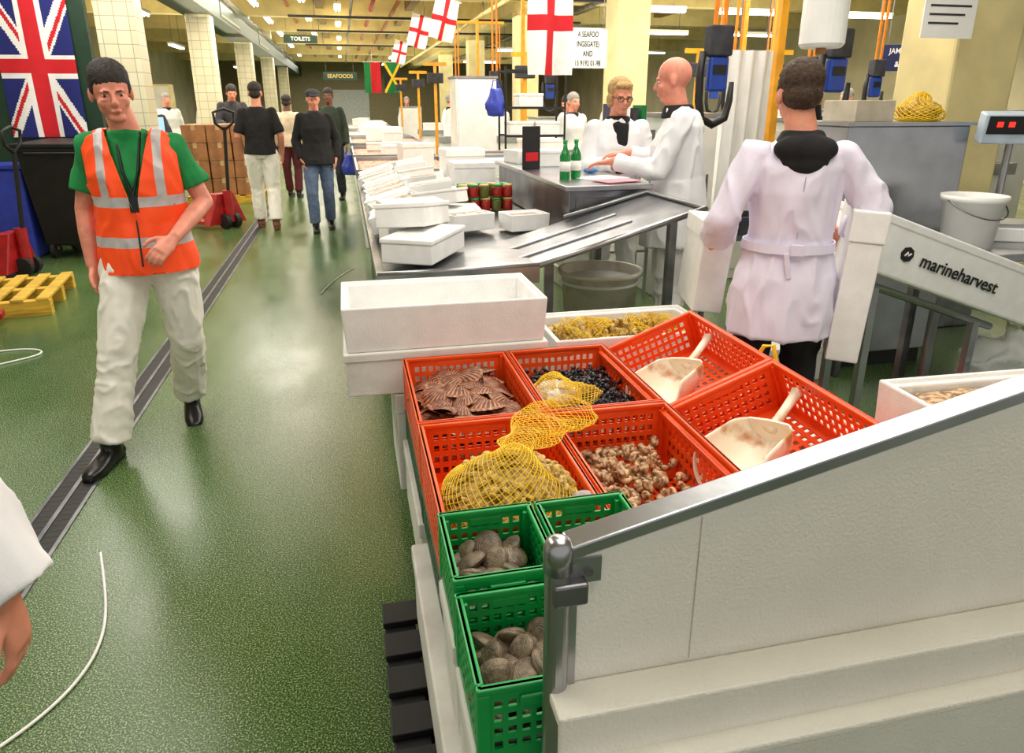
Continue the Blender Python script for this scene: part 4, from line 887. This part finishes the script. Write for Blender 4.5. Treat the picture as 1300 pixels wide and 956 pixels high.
def gantry(x,y,z1=3.4):
    g=emp('yellow_gantry',(x,y,0),label='yellow steel gantry with blue and black lifting hooks',cat='gantry',group='yellow gantries')
    mk('post',MB().b2(-.03,.03,-.03,.03,0,z1),M_yellow,g,bevel=.006)
    mk('arm',MB().b2(-.62,.62,-.025,.025,z1-.09,z1-.03),M_yellow,g,bevel=.006)
    for s_ in (-1,1):
        mk('strap',MB().b2(s_*.48-.05,s_*.48-.02,-.006,.006,2.1,z1-.09),M_strap,g)
        mk('strap',MB().b2(s_*.48+.02,s_*.48+.05,-.006,.006,2.1,z1-.09),M_strap,g)
        pts=[(s_*.48+sx_*.115,0,zz) for sx_,zz in ((-1,1.95),(-1.1,1.8),(-1.05,1.62),(-.8,1.5),(0,1.455),(.8,1.5),(1.05,1.62),(1.1,1.75))]
        mk('hook_arm',MB().tube(pts,[.024,.028,.03,.03,.03,.03,.026,.018],n=8),M_black,g,smooth=True)
        mk('scale_body',MB().box((s_*.48,-.01,1.80),(.15,.07,.24)),mat('deep_blue',(24,60,150),.4),g,bevel=.02)
        mk('scale_window',MB().box((s_*.48,-.048,1.83),(.10,.008,.06)),M_black,g)
        mk('hook_head',MB().b2(s_*.48-.085,s_*.48+.085,-.06,.06,1.92,2.12),M_char,g,bevel=.012)
    return g
g0=gantry(3.1,4.95)
for x,y in ((4.9,7.9),(7.0,8.2),(3.0,12.4),(6.6,11.6),(3.1,17.2)): dup(g0,(x,y,0))
for x,y in ((1.65,13.45),(1.7,17),(1.65,21.5),(4.7,9.4),(2.6,10.6),(5.9,9.4)):
    g=emp('scale_stand',(x,y,0),label='yellow post carrying a small dark weighing head',cat='stand',group='yellow weighing stands')
    mk('post',MB().b2(-.025,.025,-.025,.025,0,2.3),M_yellow,g); mk('arm',MB().b2(-.2,.2,-.02,.02,2.24,2.3),M_yellow,g); mk('weighing_head',MB().b2(-.14,.14,-.06,.06,1.95,2.12),M_char,g,bevel=.01)
# ---------------------------------------------------------------- flags and signs
def uj(u,v):
    X=(v-.5)*2; Y=(u-.5)
    if abs(Y)<.1 or abs(X)<.1: return 1
    if abs(Y)<.167 or abs(X)<.167: return 0
    dd=(X*.5-Y)/1.118*1; d2=(X*.5+Y)/1.118
    if abs(dd)<.09: return 1 if 0<dd*(1 if X>0 else -1)<.055 else 0
    if abs(d2)<.09: return 1 if -.055<d2*(1 if X>0 else -1)<0 else 0
    return 2
def eng(u,v): return 1 if abs(u-.5)<.1 or abs(v-.5)<.07 else 0
def flag(w,h,fn,mats,loc,rz,label,nu=50,nv=80,wave=.04,tilt=0,cord=0):
    e=emp('flag',loc,(0,tilt,rz),label=label,cat='flag')
    mk('cloth',MB().grid(lambda u,v:((u-.5)*w,wave*math.sin(u*9+v*3)*(.3+.7*v),-v*h),nu,nv,fn),mats,e,smooth=True)
    mk('pole',MB().cyl((-w/2-.03,0,0),(w/2+.03,0,0),.008,n=8),M_white,e)
    if cord: mk('cord',MB().cyl((0,0,0),(0,0,cord),.004,n=5),M_white,e)
flag(.78,1.5,uj,[M_fw,M_red,M_fb],(-3.27,9.41,2.74),0,'union flag hanging vertically against green panel',60,110,.03,cord=1.46)
E_=[M_fw,M_red]
flag(.5,1.05,eng,E_,(2.24,8,2.95),rad(5),'large white flag with red cross hanging over stalls',cord=1.25,wave=.06)
for x,y,z in ((2.0,14,3.4),(1.95,18,3.55),(2.1,26,3.6),(2.3,10.6,3.9)):
    flag(.45,.72,eng,E_,(x,y,z),.2,'white flag with red cross hanging from ceiling',20,30,tilt=.25,cord=4.2-z,wave=.06)
flag(.62,1.1,lambda u,v:0 if u<.4 else 1,[M_fg,M_red],(1.2,29.2,3.1),0,'green and red banner hanging across far hall',10,6,cord=1.1)
def jam(u,v):
    a=abs(u-v);b=abs(u-(1-v))
    if a<.09 or b<.09: return 1
    return 0 if abs(u-.5)<abs(v-.5) else 2
flag(.62,1.1,jam,[M_fg,M_fy,M_fk],(1.95,29.2,3.1),0,'black green and gold saltire flag in far hall',30,30,cord=1.1)
def sign(x,y,z,w,h,m,lines,tm,size,rz=0,label='',cord=True,d=.03,sx=1):
    e=emp('sign',(x,y,z),(0,0,rz),label=label,cat='sign'); mk('board',MB().b2(-w/2,w/2,-d/2,d/2,-h/2,h/2),m,e,bevel=.003)
    for i,t_ in enumerate(lines): text(t_,size,(0,-d/2-.003,h/2-(i+.5)*h/len(lines)),(rad(90),0,0),tm,e,sx=sx)
    if cord:
        for q_ in (-1,1): mk('hanging_cord',MB().cyl((q_*w*.4,0,h/2),(q_*w*.4,0,4.2-z),.005,n=5),M_steeld,e)
sign(3.0,9,2.24,.50,.44,M_paper,['A SEAFOO','INGSGATE)','AND','15 9192 01-98'],M_ink,.09,label='white hanging trader sign with black lettering',sx=.64)
sign(3.05,6,2.58,.75,.3,M_paper,['TEL/FAX','08 667275 - 0'],M_ink,.13,rz=rad(-4),label='white hanging sign with black telephone number')
sign(7.6,9,2.2,.66,.34,M_navy,['JAMES NASH','& SONS'],M_inkw,.10,rz=rad(-25),label='dark blue hanging trader sign with white lettering',sx=.85)
sign(-1.0,22,3.3,.9,.22,M_fasc,['TOILETS'],M_inkw,.14,label='dark green hanging sign reading TOILETS')
sign(0,40,2.95,1.7,.4,M_fasc,['SEAFOODS'],M_gold,.26,label='dark green fascia sign over far doorway')
e=emp('notice',(3.72,4.1,2.27),label='white printed notice sheet hanging by column',cat='notice')
mk('sheet',MB().b2(-.19,.19,-.004,.004,-.28,.28),M_paper,e); mk('hanging_cord',MB().cyl((0,0,.28),(0,0,1.93),.004,n=5),M_steeld,e)
o=MB()
for i in range(9): o.b2(-.15,.15-.04*(i%3),-.0065,-.0045,.2-i*.05,.212-i*.05)
mk('printed_lines',o,M_char,e,kind='stuff')
for y in (11.8,17.5,24.5):
    e=emp('fascia_sign',(-2.19,y,3.42),(0,0,rad(90)),label='dark green shop fascia board with gold border',cat='sign')
    mk('board',MB().b2(-1.4,1.4,-.0,.04,-.2,.2),M_fasc,e); mk('border',MB().b2(-1.35,1.35,-.006,0,.15,.165).b2(-1.35,1.35,-.006,0,-.165,-.15),M_gold,e)
mk('door_1',MB().b2(-.9,1.6,45.9,46,0,2.4),mat('far_door',(190,194,186),.5),kind='structure')
# ---------------------------------------------------------------- racks and far stalls
r=emp('wire_rack',(2.45,9.6,0),label='black wire shelving rack loaded with foam boxes',cat='rack')
for x in (-.4,.4):
    for y in (-.2,.2): mk('upright',MB().cyl((x,y,0),(x,y,2.05),.014,n=8),M_black,r)
for z in (.3,.8,1.2,1.55,2.0):
    o=MB()
    for i in range(9): o.cyl((-.4,-.2+i*.05,z),(.4,-.2+i*.05,z),.005,n=5)
    o.b2(-.4,.4,-.21,-.2,z-.015,z+.015).b2(-.4,.4,.2,.21,z-.015,z+.015)
    mk('shelf',o,M_black,r)
for z,x in ((1.21,2.27),(1.21,2.63),(1.56,2.4),(.81,2.45)): foam(.32,.34,.17,(x,9.6,z),lid=True,label='white foam box on wire rack',group='rack foam boxes')
def counter(x0,x1,y0,y1,z,red=False,nb=0):
    c=emp('market_counter',((x0+x1)/2,(y0+y1)/2,0),label='white fish counter with steel edge tray',cat='counter',group='far fish counters')
    w,d_=(x1-x0)/2,(y1-y0)/2
    mk('body',MB().b2(-w+.06,w-.06,-d_+.06,d_-.06,0,z-.12),M_white,c,bevel=.01)
    mk('tray_rim',MB().b2(-w,w,-d_,-d_+.03,z-.12,z).b2(-w,w,d_-.03,d_,z-.12,z).b2(-w,-w+.03,-d_+.03,d_-.03,z-.12,z).b2(w-.03,w,-d_+.03,d_-.03,z-.12,z),M_steel,c,bevel=.004)
    mk('tray_floor',MB().b2(-w+.03,w-.03,-d_+.03,d_-.03,z-.12,z-.10),M_steel,c)
    bed(2*w-.08,2*d_-.08,0,((x0+x1)/2,(y0+y1)/2,z-.06),M_fishr if red else M_fish,'fish_fillets','fish laid on ice along market counter',cat='fish')
    for i in range(nb):
        L=y1-y0>x1-x0; t=(i+.5)/nb
        x=(x0+x1)/2+R.uniform(-.25,.25) if L else lerp(x0,x1,t); y=lerp(y0,y1,t) if L else (y0+y1)/2
        foam(R.uniform(.32,.5),.34,R.uniform(.12,.3),(x,y,z-.045),(0,0,R.uniform(-.25,.25)),lid=True,label='white foam box piled on far counter',group='far foam boxes')
counter(.1,1.3,8.3,10.4,.9,True,1); counter(1.5,3.1,8.3,8.95,1.05,True,1); counter(.1,1.3,10.8,13.2,.9,True,2); counter(.1,1.5,13.8,16.5,.92,True,4); counter(.1,1.5,17.2,21,.92,False,5); counter(1.8,4,14.3,15,1.0,False,3); counter(1.8,4,17.8,18.6,1.0,True,3)
counter(4.8,7,6.4,7.2,1.0,False,3); counter(5,8,10,10.8,1.05,True,3); counter(4.8,8,12.5,13.3,1.0,False,3); counter(.1,1.5,22,27,.92,False,6)
for x,y,h in ((1.9,11.0,1.95),(5.0,8.9,1.4),(3.6,12.9,1.35),(1.95,22.2,1.5),(6.2,8.9,1.5),(7.5,7.3,1.5)):
    c=emp('cabinet',(x,y,0),label='white upright cabinet among far stalls',cat='cabinet',group='far white cabinets'); mk('body',MB().b2(-.3,.3,-.3,.3,0,h),M_white,c,bevel=.01); mk('door',MB().b2(-.27,.27,-.315,-.3,.08,h-.06),M_white,c,bevel=.006)
    mk('worktop',MB().b2(-.32,.32,-.32,.32,h,h+.03),M_steel,c)
for (x,y,z,l) in ((1.93,9.45,1.78,'blue plastic carrier bag hanging on wire rack'),(.05,12.7,.78,'bright blue carrier bag in the hand of walker')):
    b=emp('carrier_bag',(x,y,z),label=l,cat='bag'); o=MB(); o.loft([((0,0,-.32),V((.1,0,0)),V((0,.06,0))),((0,0,-.2),V((.13,0,0)),V((0,.08,0))),((0,0,0),V((.07,0,0)),V((0,.04,0)))],n=14); mk('bag_body',fuse(o,.02,1,fold=.02),M_bluep,b); mk('handle',MB().tube([(-.05,0,0),(-.03,0,.1),(.03,0,.1),(.05,0,0)],.008,n=6),M_bluep,b)
# ---------------------------------------------------------------- left side things
b=emp('wheelie_bin',(-2.83,8.75,0),(0,0,rad(-8)),label='large black wheeled waste bin by green panel',cat='bin')
o=MB(); vs=[]
for z,a,c in ((.14,.36,.28),(1.15,.44,.36)): vs.append([o.bm.verts.new(p_) for p_ in ((-a,-c,z),(a,-c,z),(a,c,z),(-a,c,z))])
for i in range(4): o._f([vs[0][i],vs[0][(i+1)%4],vs[1][(i+1)%4],vs[1][i]])
o._f(vs[0][::-1]); o._f(vs[1]); mk('bin_body',o,M_black,b,bevel=.02)
mk('rim',MB().b2(-.47,.47,-.39,.39,1.13,1.18),M_black,b,bevel=.01); mk('lid',MB().box((0,0,1.2),(.94,.8,.05),rot=(.03,0,0)),M_black,b,bevel=.015)
mk('handle',MB().tube([(-.3,-.39,1.1),(-.3,-.45,1.12),(.3,-.45,1.12),(.3,-.39,1.1)],.014,n=8),M_black,b)
for x in (-.3,.3):
    for y in (-.22,.22): 
        mk('wheel',MB().cyl((x-.02,y,.09),(x+.02,y,.09),.09,n=18),M_dark,b); mk('castor_fork',MB().b2(x-.03,x+.03,y-.015,y+.015,.09,.16),M_steeld,b)
b=emp('blue_bin',(-3.55,8.75,0),label='blue plastic bin beside the black wheeled bin',cat='bin')
mk('bin_body',MB().b2(-.22,.22,-.2,.2,0,.95),M_bluep,b,bevel=.03); mk('lid',MB().b2(-.24,.24,-.22,.22,.95,1.0),M_bluep,b,bevel=.01)
def jack(loc,rz,lab,sc=1):
    j_=emp('pallet_jack',loc,(0,0,rz),label=lab,cat='pallet jack'); j_.scale=(sc,)*3
    for x in (-.19,.19): mk('fork',MB().b2(x-.075,x+.075,.15,1.2,.05,.1),M_redp,j_,bevel=.008)
    o=MB(); vs=[[o.bm.verts.new(p_) for p_ in ((-.27,y,.05),(.27,y,.05),(.12,y,.42),(-.12,y,.42))] for y in (.02,.16)]
    for i in range(4): o._f([vs[0][i],vs[0][(i+1)%4],vs[1][(i+1)%4],vs[1][i]])
    o._f(vs[0][::-1]); o._f(vs[1]); mk('frame',o,M_redp,j_,bevel=.01)
    mk('hydraulic_pump',MB().cyl((0,-.02,.08),(0,-.02,.46),.055,n=16),M_redp,j_,smooth=False)
    for x in (-.07,.07): mk('wheel',MB().cyl((x-.03,-.02,.09),(x+.03,-.02,.09),.09,n=18),M_dark,j_)
    mk('tiller',MB().cyl((0,-.04,.42),(0,-.12,1.2),.02,n=10),M_black,j_)
    mk('handle',MB().tube([(0,-.115,1.16),(-.12,-.12,1.24),(-.14,-.13,1.36),(0,-.135,1.4),(.14,-.13,1.36),(.12,-.12,1.24),(0,-.115,1.16)],.016,n=8),M_black,j_,smooth=True)
jack((-1.6,10.25,0),rad(45),'red pallet jack with black handle parked by drain',1.1)
jack((-3.15,7.75,0),rad(80),'red pallet jack with black handle beside bins')
jack((-3.75,5.45,0),rad(-75),'red pallet jack with forks near yellow pallet')
pallet((-3.02,6.55,0),1.15,1.0,M_wood,(0,0,rad(8)),'yellow painted wooden pallet on green floor')
pallet((-2.02,13.3,0),1.2,1.0,M_wood,label='wooden pallet under stacked brown cartons')
for l in range(4):
    for i in range(3):
        for k in range(2):
            c=emp('carton',(-2.02-.38+i*.38,13.3-.22+k*.44,.14+l*.285),(0,0,R.uniform(-.03,.03)),label='brown cardboard carton stacked on pallet',cat='box',group='stacked brown cartons')
            mk('carton_body',MB().b2(-.18,.18,-.2,.2,0,.28),M_card,c,bevel=.004); mk('tape',MB().b2(-.03,.03,-.202,.202,.2,.282),mat('tape',(200,170,120),.4),c)
c=emp('desk',(-3.3,12.1,0),label='dark office desk beside tiled column',cat='desk'); mk('desk_top',MB().b2(-.75,.7,-.3,.3,1.0,1.05),M_dark,c,bevel=.005); mk('desk_front',MB().b2(-.75,.7,-.3,-.26,0,1.0),mat('grey_panel',(90,96,92),.6),c); mk('side_panel',MB().b2(.66,.7,-.26,.3,0,1.0),M_char,c); mk('side_panel',MB().b2(-.75,-.71,-.26,.3,0,1.0),M_char,c)
c=emp('monitor',(-2.85,12.1,1.05),(0,0,.5),label='computer monitor with lit blue screen on desk',cat='monitor'); mk('screen',MB().b2(-.22,.22,-.02,.02,.08,.38),M_black,c,bevel=.006); mk('screen_glow',MB().b2(-.2,.2,-.023,-.02,.1,.36),mat('screen_glow',(150,190,230),.4,emit=1),c); mk('stand',MB().b2(-.02,.02,-.01,.02,0,.1).b2(-.1,.1,-.07,.07,0,.012),M_black,c)
for x,y in ((-5.5,14),(-5.6,18),(-5.4,22)):
    c=emp('office_cupboard',(x,y,0),label='pale office cupboard in the side shop',cat='cupboard',group='side shop cupboards'); mk('body',MB().b2(-.9,.9,-.3,.3,0,2.1),M_cream,c,bevel=.01); mk('door',MB().b2(-.87,-.02,-.32,-.3,.05,2.05),M_white,c); mk('door',MB().b2(.02,.87,-.32,-.3,.05,2.05),M_white,c)
def cable(pts,label,r=.006):
    cu=bpy.data.curves.new('c','CURVE'); cu.dimensions='3D'; sp=cu.splines.new('NURBS'); sp.points.add(len(pts)-1)
    for p_,q in zip(sp.points,pts): p_.co=(*q,1)
    sp.use_endpoint_u=True; sp.order_u=4; cu.bevel_depth=r; cu.resolution_u=8
    o=bpy.data.objects.new('t',cu); COL.objects.link(o); dg=bpy.context.evaluated_depsgraph_get(); dg.update()
    me=bpy.data.meshes.new_from_object(o.evaluated_get(dg)); bpy.data.objects.remove(o)
    mk('cable',me,M_white,None,label=label,cat='cable')
cable([(-1.0,2.55,.006),(-.93,2.35,.006),(-.84,2.1,.006),(-.86,1.85,.006),(-1.0,1.65,.006),(-1.2,1.5,.006),(-1.5,1.5,.006)],'thin white cord lying on wet green floor',.005)
cable([(-2.3,4.9,.006),(-2.15,5.0,.006),(-2.05,5.1,.006),(-2.2,5.25,.006),(-2.5,5.2,.006),(-2.8,5.0,.006)],'short white cord near yellow pallet')
cable([(-.3,6.3,.006),(-.2,6.9,.006),(.0,7.3,.006)],'thin white cord across aisle near stall',.004)
